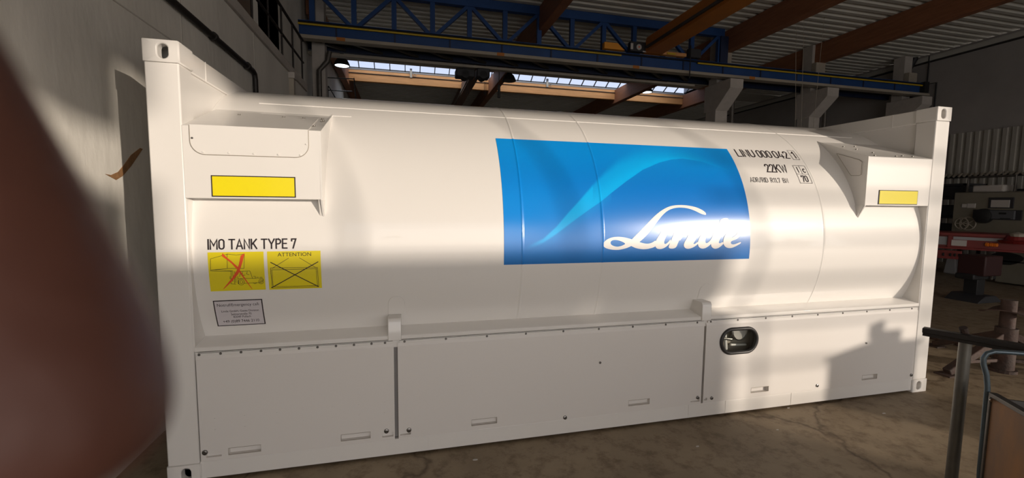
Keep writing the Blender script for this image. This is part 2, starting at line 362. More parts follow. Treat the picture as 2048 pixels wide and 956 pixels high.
# left end column near wall
x0, y0 = H(-1.1, 11.6, 0).x, H(0, 11.75, 0).y
t = thing('concrete_column', (x0, y0, 0), 'slim grey concrete column under the left end of the blue runway', 'column')
MB().box(x0 - .14, x0 + .14, y0, y0 + .3, 0, ZR - .01).obj('shaft', M['column'], t, bevel=.01)
MB().tube([(x0 + .25, y0 - .05, H(0, 0, 6.2).z), (x0 + .2, y0 - .05, H(0, 0, 5.9).z), (x0 + .02, y0 - .08, H(0, 0, 5.6).z), (x0 + .0, y0 - .08, 0)], .055).obj('drain_pipe', M['greysteel'], t, smooth=True)
# ================================================================ CRANE RUNWAY
xa, xb = H(-1.55, 0, 0).x, H(22.4, 0, 0).x; zb, zt = H(0, 0, 6.42).z, H(0, 0, 6.78).z; YR2 = H(0, 12.35, 0).y
t = thing('crane_runway', (xa, YR, zb), 'long blue steel crane runway with truss, crossing the hall above the tank', 'crane runway')
MB().box(xa, xb, YR + .04, YR + .1, zb, zt).box(xa, xb, YR - .03, YR + .17, zt, zt + .03).obj('front_girder', M['blue'], t)
MB().box(xa - .1, xb + .3, YR - .05, YR + .17, zb - .075, zb - .0).obj('bottom_flange', M['pale'], t, bevel=.006)
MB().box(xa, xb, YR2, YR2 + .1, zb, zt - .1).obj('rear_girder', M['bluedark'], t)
MB().box(xa - .1, H(12.4, 0, 0).x, YR2 - .06, YR2 + .1, zb - .12, zb - .06).obj('rear_flange', M['pale'], t)
MB().box(xa, xb, YR + .17, YR2, zb + .12, zb + .14).obj('walkway_plate', M['black'], t)
mb = MB(); i = 0; xx = xa
while xx < H(13, 0, 0).x:
    q = xx + .86; mb.bar((xx, YR + .17, zb + .04), (q, YR2, zb + .04), .09, .05) if i % 1 == 0 else None; xx = q; i += 1
mb.obj('cross_bracing', M['greysteel'], t)
xy0, xy1, xy2, xy3 = H(-1.56, 0, 0).x, H(8.6, 0, 0).x, H(11.6, 0, 0).x, xb
zy = H(0, 0, 6.72).z
MB().tube([(xy0, YR - .02, zy), (xy1, YR - .02, zy)], .022, 10).obj('conductor_rail', M['yel_rail'], t, smooth=True)
MB().tube([(xy2, YR - .02, zy), (xy3, YR - .02, zy)], .022, 10).obj('conductor_rail', M['yel_rail'], t, smooth=True)
MB().box(xa, xb, YR - .03, YR + .03, zy + .03, zy + .06).obj('crane_rail', M['black'], t)
for i in range(15):
    x = xa + .8 + i * 1.25; MB().box(x - .018, x + .018, YR + .02, YR + .05, zb, zt).obj('stiffener', M['bluedark'], t)
for i in range(4):
    x = xa + .9 + i * 3.6; MB().box(x - .09, x + .09, YR - .056, YR - .05, zb - .075, zb - .0).obj('marking', M['orange'], t)
# truss
ZC1 = H(0, 0, 7.78).z; ty = YR + .12
MB().box(xa, H(12.75, 0, 0).x, ty - .07, ty + .07, ZC1, ZR - .006).obj('top_chord', M['blue'], t)
dx = 1.145 * K; xn = [H(-1.15 + 1.145 * i, 0, 0).x for i in range(13)]
for i, x in enumerate(xn):
    MB().box(x - .055, x + .055, ty - .05, ty + .05, zt, ZC1).obj('truss_post', M['blue'], t)
for i in range(12):
    lo, hi = (i, i + 1) if i % 2 else (i + 1, i)      # bottom nodes at odd numbers
    MB().bar((xn[lo] + (.05 if hi > lo else -.05), ty, zt + .02), (xn[hi] + (-.05 if hi > lo else .05), ty, ZC1), .08, .085, (0, 1, 0)).obj('truss_diagonal', M['blue'], t)
xe = H(12.6, 0, 0).x
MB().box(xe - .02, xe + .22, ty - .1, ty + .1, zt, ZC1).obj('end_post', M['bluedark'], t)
MB().box(xb - .02, xb + .16, YR - .1, YR + .2, zb, zt + .06).obj('end_stop', M['black'], t)
# orange bridge crane
gx0, gx1 = U(1290, 118, 1, YR - .1).x, U(1335, 110, 1, YR - .1).x
gz0, gz1 = zt + .06, zt + .42
t = thing('bridge_crane', (gx0, YR, gz0), 'orange bridge crane girder coming down onto the blue runway', 'crane')
MB().box(gx0, gx0 + .5, YF + 1, YR - .15, gz0, gz1).obj('girder', M['orange'], t, bevel=.01)
MB().box(gx0 - .05, gx0, YF + 1, YR - .2, gz0 + .07, gz0 + .13).obj('cable_track', M['greysteel'], t)
MB().prism([(YR - .15, gz0), (YR + .03, gz0), (YR - .15, gz1)], 0, gx0, gx0 + .5).obj('end_taper', M['orange'], t)
pa, pb = U(1205, 111, 1, YR), U(1246, 114, 1, YR)
MB().prism([(pa.x, zt + .062), (pb.x, zt + .062), (pb.x - .08, zt + .12), (pb.x - .2, zt + .22), (pa.x, zt + .22)], 1, YR - .1, YR + .03).obj('end_carriage_cover', M['orange2'], t, bevel=.008)
pa, pb = U(1256, 114, 1, YR), U(1289, 118, 1, YR)
bx = MB().box(pa.x, pb.x, YR - .12, YR + .03, zt + .062, zt + .30).obj('drive_box', M['machdark'], t, bevel=.01)
MB().lathe([(.072, 0), (.072, .006)], ((pa.x + pb.x) / 2 - .0, YR - .127, zt + .17), 24, 1).obj('round_sign', M['paper'], bx)
MB().lathe([(.02, 0), (.02, .004)], ((pa.x + pb.x) / 2 - .0, YR - .132, zt + .17), 16, 1).obj('sign_mark', M['red_ink'], bx)
MB().box(pa.x, pa.x + .07, YR - .126, YR - .12, zt + .1, zt + .25).obj('notice', M['paper'], bx)
MB().box(pb.x - .13, pb.x - .02, YR - .126, YR - .12, zt + .055, zt + .085).obj('nameplate', M['paper'], bx)
pa, pb = U(1312, 121, 1, YR), U(1368, 127, 1, YR)
MB().box(pa.x, pb.x, YR - .1, YR + .03, zt + .062, zt + .15).obj('end_carriage', M['glulam2'], t, bevel=.01)
MB().box(pa.x + .25, pa.x + .5, YR - .12, YR - .1, zt + .07, zt + .11).obj('type_plate', M['yel_rail'], t)
pa = U(1375, 120, 1, YR)
MB().tube([(pa.x, YR - .12, zt + .35), (pa.x, YR - .12, zt - .5)], .015).obj('collector_arm', M['black'], t)
MB().box(pa.x - .02, pa.x + .35, YR - .1, YR + .03, zt + .062, zt + .3).obj('buffer_box', M['machdark'], t, bevel=.02)
# hoist on the rear girders
for u0, u1, v0, v1, lab in ((911, 948, 138, 157, 'black hoist block hanging under the rear runway flange, left one'), (952, 978, 138, 158, 'smaller black hoist block with chains, right of the larger one')):
    a, b = U(u0, v0, 1, YR2 + .0), U(u1, v1, 1, YR2 + .0)
    t = thing('hoist', ((a.x + b.x) / 2, YR2 + .3, b.z), lab, 'hoist')
    MB().box(a.x, b.x, YR2 - .15, YR2 + .2, b.z, a.z).obj('housing', M['machdark'], t, bevel=.03)
    MB().lathe([(.1, -.05), (.13, 0), (.1, .3)], ((a.x + b.x) / 2, YR2 - .1, b.z + .06), 16, 1).obj('motor', M['black'], t, smooth=True)
    MB().box((a.x + b.x) / 2 - .05, (a.x + b.x) / 2 + .05, YR2, YR2 + .08, a.z, zb - .121).obj('hanger', M['black'], t)
    c = (a.x + b.x) / 2
    MB().tube([(c + .05, YR2, b.z), (c + .05, YR2, b.z - .42)], .006, 6).tube([(c + .09, YR2, b.z), (c + .09, YR2, b.z - .42)], .006, 6).obj('chain', M['black'], t)
pa = U(998, 170, 1, YR2 + .03); pb = U(998, 196, 1, YR2 + .03)
t = thing('pendant_control', pb, 'black pendant control hanging on a cable between the timber beams', 'crane control')
MB().tube([Vector((pa.x, pa.y, zb - .115)), pa], .008, 6).obj('cable', M['black'], t)
MB().box(pa.x - .035, pa.x + .035, pa.y - .03, pa.y + .03, pb.z, pa.z).obj('housing', M['black'], t, bevel=.01)
# second crane girder far back, seen below the runway
xg = H(4.45, 0, 0).x
t = thing('bridge_crane', (xg, 12, ZR - .7), 'dark brown crane girder further back, running under the rooflights', 'crane')
MB().box(xg - .12, xg + .16, YR2 + 1.0, YB - .5, H(0, 0, 7.2).z, H(0, 0, 7.75).z).obj('girder', mat('girder_brown', (.17, .10, .07), .6), t)
MB().box(xg - .15, xg - .12, YR2 + 1.0, YB - .5, H(0, 0, 7.3).z, H(0, 0, 7.36).z).obj('cable_track', M['pale'], t)
# lamps
def lamp(u, v, Y, on, lab):
    p = U(u, v, 1, Y); t = thing('pendant_lamp', p, lab, 'lamp', 'bell lamps of the hall')
    MB().lathe([(.045, .36), (.06, .30), (.08, .22), (.15, .16), (.2, .06), (.215, 0), (.19, 0), (.14, .13), (.03, .2)], p, 28).obj('lamp_shade', M['black'], t, smooth=True)
    MB().lathe([(.0, .055), (.178, .05), (.185, .01), (.0, .0)], p, 28).obj('diffuser', M['lampglow'] if on else M['greysteel'], t, smooth=True)
    MB().tube([p + Vector((0, 0, .34)), Vector((p.x, p.y, ZR - .0))], .012, 8).obj('cord', M['black'], t)
    if on:
        ld = bpy.data.lights.new('lamp_light', 'SPOT'); ld.energy = 60; ld.spot_size = math.radians(120); ld.spot_blend = .5; ld.color = (.85, .93, 1); ld.shadow_soft_size = .15
        lo = bpy.data.objects.new('lamp_light', ld); C.objects.link(lo); lo.parent = t; lo.location = (0, 0, -.02)
lamp(684, 132, 10.3, True, 'glowing bell lamp near the left wall in front of the rooflight')
lamp(1018, 162, 10.6, False, 'unlit dark bell lamp hanging in the middle below the runway')
lamp(1294, 185, 12.6, True, 'glowing bell lamp by the right end of the rooflight panes')
# hangers on the orange beam
for u, lab in ((822, 'steel hanger bracket on the orange beam, left one'), (1095, 'steel hanger bracket on the orange beam, right one')):
    a = U(u, 140 if u < 900 else 160, 1, YS1 - .05)
    t = thing('beam_bracket', a, lab, 'bracket')
    MB().box(a.x - .04, a.x + .04, YS1 - .06, YS1, a.z - .28, a.z + .05).obj('plate', M['pale'], t)
    MB().tube([(a.x + .14 + .05 * math.cos(s * PI / 5), YS1 - .04, a.z - .17 + .05 * math.sin(s * PI / 5)) for s in range(11)], .01, 6).obj('ring', M['pale'], t)
# cable conduit along the orange beam
tag(MB().tube([(XW + .1, YS1 - .03, ZR - .14), (XS1, YS1 - .03, ZR - .14)], .014, 6).obj('cable_conduit', M['black']), 'thin black cable conduit running along the orange timber beam', 'conduit')
# thin hanging wires right
for u0, v0, u1, v1, lab in ((1592, 80, 1591, 238, 'leftmost of the thin hanging wires before the second column'), (1609, 0, 1603, 238, 'middle thin hanging wire before the second column'), (1652, 0, 1628, 238, 'slanting rightmost thin hanging wire before the second column')):
    a, b = U(u0, v0, 1, YR - 1.2), U(u1, v1, 1, YR - 1.2)
    tag(MB().tube([(a.x, a.y, ZR), a, b, (b.x, b.y, b.z - 1.0)], .0045, 5).obj('hanging_wire', M['pale']), lab, 'wire')
# fittings on the left wall
zz = HW(0, 0, 4.19).z
t = thing('wall_pipe', (XL + .03, 3, zz), 'dark pipe clamped on the left concrete wall, turning down at its end', 'pipe')
e1 = HW(-1.5, 6.9, 0).y
MB().tube([(XL + .035, YF + .5, zz), (XL + .035, e1 - .08, zz), (XL + .035, e1 - .02, zz - .02), (XL + .035, e1, zz - .08), (XL + .035, e1, 0.0)], .028, 12).obj('pipe', M['blackbar'], t, smooth=True)
for y in (HW(0, 4.96, 0).y, HW(0, 6.45, 0).y, 0.2):
    MB().lathe([(.04, -.02), (.04, .02)], (XL + .036, y, zz), 14, 1).obj('clamp', M['blackbar'], t)
a = U(586, 152, 0, XL + .05)
t = thing('wall_stub', a, 'short pale post standing against the left wall under the ledge', 'post')
MB().box(XL, XL + .07, a.y - .05, a.y + .05, 0, a.z - .05).obj('post', M['pale'], t)
MB().box(XL, XL + .09, a.y - .08, a.y + .08, a.z - .05, a.z + .04).obj('cap', M['column'], t)
# gallery railing above ledge
zl = HW(0, 0, 5.22).z; ye = HW(0, 11.6, 0).y
t = thing('gallery_railing', (XL - .05, 0, zl), 'dark steel railing on the ledge of the left wall', 'railing')
z1, z2 = HW(-1.5, 0, 5.78).z, HW(-1.5, 0, 6.42).z
MB().tube([(XL, YF + 1, z2), (XL, ye, z2)], .022, 10).obj('top_rail', M['blackbar'], t, smooth=True)
MB().tube([(XL, YF + 1, z1), (XL, ye, z1)], .018, 10).obj('mid_rail', M['blackbar'], t, smooth=True)
y = -2.2
while y < ye + .1:
    MB().tube([(XL, y, zl), (XL, y, z2)], .014, 8).obj('baluster', M['blackbar'], t, smooth=True); y += .66
# stained panels behind railing
xpw = XW - .86
y = -3.0; i = 0
for i in range(9):
    yy = -3 + i * 1.0
    struct(MB().box(XL - .9, XL - .84, yy, yy + .95, ZLG, ZR).obj('trim_%d' % (8 + i), M['rustyfence']))
# walkway with railing beyond, at left
t = thing('walkway_railing', (XW + .6, 8.6, H(0, 0, 5.0).z), 'thin black railing of the landing beyond the left column', 'railing')
Yw = 9.6
P = lambda u, v, y=Yw: U(u, v, 1, y)
lp_ = P(649, 226); MB().box(XW, P(714, 226).x + .1, Yw - .1, Yw + 1.2, lp_.z - .1, lp_.z + .01).obj('platform', M['column'], t)
for nm, u0, v0, u1, v1 in (('top_rail', 649, 155, 708, 158), ('mid_rail', 649, 180, 705, 183), ('upright', 649, 153, 649, 225), ('upright', 708, 156, 714, 225), ('upright', 656, 172, 656, 225), ('brace', 657, 172, 680, 212)):
    MB().tube([P(u0, v0), P(u1, v1)], .014, 8).obj(nm, M['black'], t)
t = thing('wall_ladder', P(628, 205, 8.7), 'narrow dark steel ladder beside the left column', 'ladder')
for u in (626, 640): MB().tube([P(u, 120, 8.7), P(u, 235, 8.7)], .014, 8).obj('stile', M['black'], t)
for k_ in range(7): MB().tube([P(626, 128 + 15 * k_, 8.7), P(640, 131 + 15 * k_, 8.7)], .01, 6).obj('rung', M['black'], t)
# ================================================================ TANK CONTAINER
L, W_, HT = 6.058, 2.438, 2.57
tc = thing('tank_container', (L / 2, W_ / 2, 0), 'large glossy white tank container with a blue logo panel, filling the hall', 'tank container')
WH = M['white']
# corner castings with their holes
CX, CY, CZ = .178, .162, .118
for cx in (0, 1):
    for cy in (0, 1):
        for cz in (0, 1):
            x0 = 0 if cx == 0 else L - CX; y0 = -.006 if cy == 0 else W_ - CY; z0 = 0 if cz == 0 else HT - CZ
            x1, y1, z1 = x0 + CX, y0 + CY + .006, z0 + CZ
            hx = x0 + (.098 if cx == 0 else CX - .098); m = MB()
            yf, sg = (y0, 1) if cy == 0 else (y1, -1)
            holed_face(m, x0, x1, z0, z1, yf, obround(hx, z0 + .059, .052, .079), .05, sg, back=False)
            hy = y0 + (.09 if cy == 0 else CY - .085)
            xe_, se = (x0, 1) if cx == 0 else (x1, -1)
            holed_face(m, y0, y1, z0, z1, xe_, obround(hy, z0 + .059, .052, .079), .03, se, axis=0, back=False)
            xi = x1 if cx == 0 else x0; yi = y1 if cy == 0 else y0
            m.add([(xi, y0, z0), (xi, y1, z0), (xi, y1, z1), (xi, y0, z1)], [(0, 1, 2, 3)])
            m.add([(x0, yi, z0), (x1, yi, z0), (x1, yi, z1), (x0, yi, z1)], [(0, 1, 2, 3)])
            m.add([(x0, y0, z0), (x1, y0, z0), (x1, y1, z0), (x0, y1, z0), (x0, y0, z1), (x1, y0, z1), (x1, y1, z1), (x0, y1, z1)], [(0, 1, 2, 3), (4, 5, 6, 7)])
            o = m.obj('corner_casting', WH, tc, bevel=.007)
            o['label'] = 'corner block with an oblong hole'
# corner posts
for cx in (0, 1):
    for cy in (0, 1):
        x0 = .004 if cx == 0 else L - CX + .006; y0 = .0 if cy == 0 else W_ - CY
        MB().box(x0, x0 + CX - .012, y0, y0 + CY - .006, CZ, HT - CZ).obj('corner_post', WH, tc, bevel=.008)
# end frames: plates with top and bottom rails
for cx in (0, 1):
    xi, xo = (.150, .120) if cx == 0 else (L - .150, L - .120)
    a, b = min(xi, xo), max(xi, xo)
    MB().box(a, b, CY - .02, W_ - CY + .02, .16, HT - .10).obj('end_plate', WH, tc)
    xr = .165 if cx == 0 else L - .165
    MB().box(min(xr, xo), max(xr, xo), CY + .0, W_ - CY, HT - .125, HT - .004).obj('top_rail', WH, tc, bevel=.006)
    MB().box(min(xr, xo), max(xr, xo), CY + .0, W_ - CY, .03, .16).obj('bottom_rail', WH, tc, bevel=.006)
    s_ = 1 if cx == 0 else -1
    for yy in (.36,): MB().bar((xr + s_ * .001, yy, HT - .125), (xr + s_ * .001, yy, HT - .004), .003, .003).obj('weld', WH, tc)
# tank shell
prof = [(.10, .24), (.72, .18), (1.0, .16), (RT, .1505)]
N = 160; m = MB()
xs = [.151 + i * (L - .302) / 60 for i in range(61)]
def ridge(x):                                          # weld beads of the shell
    r = 0
    for s0 in (2.172, 2.775, 4.79): r = max(r, .0035 * math.exp(-((x - s0) / .006) ** 2))
    return r
xs = sorted(set([round(x, 4) for x in xs] + [s0 + d for s0 in (2.172, 2.775, 4.79) for d in (-.016, -.011, -.008, -.005, -.002, 0, .002, .005, .008, .011, .016)]))
vs = []
for x in xs:
    rr = RT + ridge(x)
    for j in range(N):
        t_ = 2 * PI * j / N; vs.append((x, YC - rr * math.cos(t_), ZC + rr * math.sin(t_)))
fs = [(i * N + j, i * N + (j + 1) % N, (i + 1) * N + (j + 1) % N, (i + 1) * N + j) for i in range(len(xs) - 1) for j in range(N)]
fs += [tuple(range(N)), tuple((len(xs) - 1) * N + j for j in range(N))]
m.add(vs, fs).obj('tank_shell', M['tank'], tc, smooth=True)
# longitudinal weld and thin top strip
th = math.radians(58)
MB().tube([onc(.4, th, .0), onc(5.7, th, .0)], .0035, 6).obj('weld_seam', M['tank'], tc, smooth=True)
MB().tube([onc(.16, math.radians(50.8), .002)] + [onc(1.02, math.radians(51.5), .0)], .003, 6).obj('weld_seam', M['tank'], tc, smooth=True)
# upper corner boxes
def arc_pts(z_lo, z_hi, n=10): return [(ycyl(z_lo + (z_hi - z_lo) * i / n, .0), z_lo + (z_hi - z_lo) * i / n) for i in range(n + 1)]
def corner_box(xp, xe_, side):
    """xp: x at the post, xe_: free end"""
    z0, z1, zr = 1.705, 2.117, 2.302; yr_ = ycyl(zr, -.004)
    a, b = min(xp, xe_), max(xp, xe_)
    m = MB()
    out = [(0.002, z0), (.0, z1), (yr_, zr), (yr_ + .06, zr - .04), (ycyl(z0) + .04, z0)]
    m.prism(out, 0, a, b)
    bx = m.obj('valve_box', WH, tc, bevel=.004)
    # gusset plate at the free end
    poly = [(0.0, z0 - .002), (0.0, z1), (yr_, zr + .004)] + [(y + .004, z) for y, z in reversed(arc_pts(1.595, zr, 14))]
    gx = xe_
    MB().prism(poly, 0, gx - .004, gx + .006).obj('gusset', WH, bx)
    MB().prism([(.012, z0), (ycyl(1.60) + .004, 1.60), (ycyl(1.66) + .01, 1.66), (ycyl(z0) + .01, z0)], 0, gx - .012 if side else gx - .02, gx + .01).obj('toe', WH, bx)
    return bx
bL = corner_box(.166, .889, 0); bR = corner_box(L - .172, 5.163, 1)
def tube_loop(pts, r, name, m_, par, closed=False, n=6): return MB().tube(pts + ([pts[0]] if closed else []), r, n).obj(name, m_, par, smooth=True)
def rivets(pts, r, h, name, m_, par, ax=1):
    for p in pts:
        MB().lathe([(0, -h), (r * .8, -h), (r, -h * .4), (r, 0)], p, 10, ax).obj(name, m_, par, smooth=True)
# cover plate of the left box: folds over the top edge
sl = (2.302 - 2.117) / ycyl(2.302); f = lambda y: 2.117 + y * sl
bm_ = MB(); x0, x1, zb_, r_ = .207, .826, 1.955, .075
out = [(x0, 2.117)] + [(x0 + r_ - r_ * math.cos(a), zb_ + r_ - r_ * math.sin(a)) for a in [i * PI / 16 for i in range(9)]] + [(x1 - r_ + r_ * math.sin(a), zb_ + r_ - r_ * math.cos(a)) for a in [i * PI / 16 for i in range(9)]] + [(x1, 2.117)]
bm_.prism(out, 1, -.0035, .001)
cover = bm_.obj('cover_plate', WH, bL)
tube_loop([Vector((p[0], -.0025, p[1])) for p in out], .0022, 'cover_edge', M['pale'], bL)
MB().prism([(-.0035, 2.117), (.33, f(.33)), (.33, f(.33) + .004), (-.003, 2.121)], 0, x0, x1).obj('cover_plate', WH, bL)
rivets([(x, -.004, 1.969) for x in (.27, .40, .53, .66, .78)], .006, .004, 'rivet', M['white'], bL)
rivets([(x0 + .012, -.004, 2.045)], .006, .004, 'rivet', M['bolt'], bL)
rivets([(x1 - .012, -.004, 2.035)], .006, .004, 'rivet', M['white'], bL)
for px, py in ((.36, .31), (.62, .31), (.74, .31), (.855, .31), (.87, .25), (.84, .1)):
    MB().lathe([(0, .008), (.008, .007), (.009, 0)], (px, py, f(py) + .003), 10, 2).obj('rivet', M['steel'], bL, smooth=True)
for px, py in ((5.0 + .25, .30), (5.3, .22), (5.42, .33), (5.25, .02), (5.5, .03), (5.6, .05), (5.72, .05), (5.36, .12)):
    MB().lathe([(0, .008), (.008, .007), (.009, 0)], (px, py, f(py) + .001), 10, 2).obj('rivet', M['steel'], bR, smooth=True)
# cover on the side of the right box
g = [U(u, v, 0, 5.157) for u, v in ((1674, 307), (1720, 320), (1725, 324), (1723, 349), (1719, 351), (1703, 351), (1699, 346))]
MB().prism([(p.y, p.z) for p in g], 0, 5.1525, 5.1595).obj('side_cover', M['panel'], bR, bevel=.002)
tube_loop([Vector((5.153, p.y, p.z)) for p in g], .002, 'cover_edge', M['pale'], bR, True)
# yellow reflectors
for x0, x1, par in ((.303, .747, bL), (5.302, 5.745, bR)):
    MB().box(x0, x1, -.003, .001, 1.716, 1.839).obj('reflector_edge', M['ink'], par, bevel=.001, label='black outline of the yellow sticker')
    MB().box(x0 + .006, x1 - .006, -.0045, .0, 1.722, 1.833).obj('reflector', M['yellow'], par, label='plain yellow rectangular sticker')
# post side plates beside the tank
for s_ in (0, 1):
    xx = .168 if s_ == 0 else L - .168
    MB().prism([(0.005, .806), (.19, .806), (.19, 1.70), (.005, 1.70)], 0, min(xx - .014, xx + .008) if s_ == 0 else xx - .008, xx + .008 if s_ == 0 else xx + .014).obj('side_plate', WH, tc)
# sloped drip shelf and fascia
TH0 = math.radians(-25)
ysh, zsh = onc(0, TH0, .0).y, onc(0, TH0, .0).z
for x0, x1 in ((.174, 1.276), (1.35, 3.614), (3.69, L - .176)):
    MB().prism([(ysh + .02, zsh), (.004, .832), (.0, .828), (0.0, .804), (.06, .804), (ysh + .06, .83)], 0, x0, x1).obj('drip_shelf', WH, tc, bevel=.002)
MB().box(.172, L - .174, .012, .03, .75, .81).obj('hinge_backing', WH, tc)
MB().box(.176, L - .178, .006, .02, .8015, .8035).obj('shadow_gap', M['dark'], tc)
# brackets and their pads
for bx0, bx1, pc in ((1.268, 1.352, 1.322), (3.608, 3.692, 3.706)):
    zt_ = .945
    br = MB().prism([(-.012, .80), (-.012, zt_ - .02), (.0, zt_), (ycyl(zt_) + .02, zt_), (ycyl(.86) + .02, .86), (.04, .80)], 0, bx0, bx1).obj('bracket', WH, tc, bevel=.004)
    pts = []
    w2 = .052 if pc < 2 else .062
    for i in range(9): pts.append((pc - w2, -20.5 + i * 0.45))
    for i in range(11):
        a = PI - i * PI / 10; pts.append((pc + w2 * math.cos(a), -16.9 + 2.9 * math.sin(a)))
    for i in range(9): pts.append((pc + w2, -16.9 - i * .45))
    poly3 = [onc(x, math.radians(tdeg), .0) for x, tdeg in pts]
    tube_loop(poly3, .003, 'pad_edge', WH, br)
    pin = [onc(x, math.radians(tdeg), .0035) for x, tdeg in pts]; k_ = len(pin)
    mm = MB(); mm.add(pin, [(i, i + 1, k_ - 2 - i, k_ - 1 - i) for i in range(k_ // 2 - 1)]); mm.obj('pad', M['tank'], br)
# bottom rail of the long side
MB().box(.17, L - .17, .006, .10, .018, .126).obj('bottom_rail', WH, tc, bevel=.003)
MB().box(.17, L - .17, W_ - .10, W_ - .006, .018, .126).obj('bottom_rail', WH, tc, bevel=.003)
for x in (1.52, 3.538, 3.88, 4.53):
    MB().box(x - .002, x + .002, .004, .008, .02, .125).obj('rail_joint', M['panel'], tc)
MB().box(.17, L - .17, .3, .33, .03, .80).obj('inner_wall', M['panel'], tc)
MB().box(.17, L - .17, W_ - .05, W_ - .02, .126, .8).obj('rear_cover', WH, tc)
# hinged side panels with slots and locks
def side_panel(x0, x1, slots, locks, screws, window=None, notch=()):
    z0, z1 = .128, .758; yf = .0; d = .022
    cells = [(*s_, .03) for s_ in slots] + [(*s_, .02) for s_ in notch]
    if window: cells.append((window[0] - .25, window[0] + .25, window[1] - .13, window[1] + .122, None))
    X = sorted(set([x0, x1] + [c[0] for c in cells] + [c[1] for c in cells])); Z = sorted(set([z0, z1] + [c[2] for c in cells] + [c[3] for c in cells]))
    m = MB()
    for i in range(len(X) - 1):
        for j in range(len(Z) - 1):
            cx_, cz_ = (X[i] + X[i + 1]) / 2, (Z[j] + Z[j + 1]) / 2
            if any(c[0] < cx_ < c[1] and c[2] < cz_ < c[3] for c in cells): continue
            m.add([(X[i], yf, Z[j]), (X[i + 1], yf, Z[j]), (X[i + 1], yf, Z[j + 1]), (X[i], yf, Z[j + 1])], [(0, 1, 2, 3)])
    for c in cells:
        if c[4] is None: continue
        a, b, e_, g_ = c[:4]; dd = c[4]
        m.add([(a, yf, e_), (b, yf, e_), (b, yf, g_), (a, yf, g_), (a, dd, e_), (b, dd, e_), (b, dd, g_), (a, dd, g_)], [(4, 5, 6, 7), (0, 1, 5, 4), (1, 2, 6, 5), (2, 3, 7, 6), (3, 0, 4, 7)])
    if window:
        hole = obround(window[0], window[1], .355, .215, 48)
        holed_face(m, window[0] - .25, window[0] + .25, window[1] - .13, window[1] + .122, yf, hole, .03, back=False)
    # folded edges and the lip up to the hinge
    m.add([(x0, yf, z0), (x0, yf, z1), (x0, d, z1), (x0, d, z0)], [(0, 1, 2, 3)]); m.add([(x1, yf, z0), (x1, yf, z1), (x1, d, z1), (x1, d, z0)], [(0, 1, 2, 3)])
    m.add([(x0, yf, z0), (x1, yf, z0), (x1, d, z0), (x0, d, z0)], [(0, 1, 2, 3)])
    m.add([(x0, yf, z1), (x1, yf, z1), (x1, .008, z1 + .022), (x0 , .008, z1 + .022)], [(0, 1, 2, 3)])
    m.add([(x0, yf, z1), (x0, .008, z1 + .022), (x0, d, z1)], [(0, 1, 2)]); m.add([(x1, yf, z1), (x1, .008, z1 + .022), (x1, d, z1)], [(0, 1, 2)])
    p = m.obj('side_panel', M['panel'], tc)
    for c in slots: tube_loop([Vector((c[0], 0, c[2])), Vector((c[1], 0, c[2])), Vector((c[1], 0, c[3])), Vector((c[0], 0, c[3]))], .0016, 'slot_shade_edge', M['pale'], p, True)  # darker edge line added to imitate the shade around each slot
    h = MB().box(x0 + .012, x1 - .004, .002, .012, z1 + .020, z1 + .042).obj('hinge_strip', WH, p, bevel=.001)
    MB().box(x0 + .012, x1 - .006, .0005, .003, z1 + .0365, z1 + .0385).obj('hinge_slit', M['dark'], p)
    for sx_ in screws:
        MB().lathe([(0, -.004), (.006, -.0035), (.008, 0)], (sx_, .002, z1 + .028), 10, 1).obj('screw', M['bolt'], p, smooth=True)
    for lx, lz, r in locks:
        MB().lathe([(0, -.004), (r * .45, -.004), (r * .5, -.008), (r * .9, -.006), (r, 0)], (lx, 0, lz), 16, 1).obj('lock', M['bolt'], p, smooth=True)
    return p
def UX(u, v): return U(u, v, 1, 0)
def slot(u0, v0, u1, v1):
    a, b = UX(u0, v0), UX(u1, v1); zc = (a.z + b.z) / 2; return (a.x, b.x, zc - .021, zc + .021)
def ux(*l): return [UX(u, v).x for u, v in l]
def lk(u, v, r): p = UX(u, v); return (p.x, p.z, r)
p1 = side_panel(.178, 1.303, [slot(457, 903, 522, 896), slot(682, 877, 741, 869)],
    [lk(410, 905, .016), lk(773, 862, .016)], ux((398, 716), (441, 712), (482, 710), (522, 707), (560, 703), (598, 701), (635, 698), (672, 696), (708, 693), (743, 691), (770, 690)), notch=[(.205, .288, .150, .178), (1.222, 1.292, .150, .182)])
p2 = side_panel(1.327, 3.643, [slot(943, 846, 994, 840), slot(1257, 807, 1299, 802)],
    [lk(818, 860, .016), lk(1130, 835, .015), lk(1395, 795, .014), lk(1200, 725, .009)], ux((809, 687), (892, 681), (974, 676), (1052, 670), (1127, 664), (1198, 659), (1266, 654), (1332, 650), (1395, 646)), notch=[(1.338, 1.405, .150, .182), (3.55, 3.632, .148, .178)])
p3 = side_panel(3.662, 5.878, [slot(1502, 781, 1537, 777), slot(1724, 756, 1754, 752)],
    [lk(1423, 796, .014), lk(1634, 771, .014), lk(1822, 750, .014), lk(1732, 686, .008)], ux((1422, 645), (1476, 642), (1532, 638), (1585, 634), (1636, 631), (1686, 628), (1734, 626), (1780, 622), (1824, 619)), window=(3.97, .617), notch=[(3.668, 3.70, .150, .17)])
rivets([(x, 0, z) for x in (.26, .42, .60, .75, .92, 1.08, 1.24) for z in (.39, .32)], .0035, .003, 'rivet', M['panel'], p1)
MB().box(1.300, 1.330, .03, .04, .13, .80).obj('panel_gap', M['graywall'], tc)
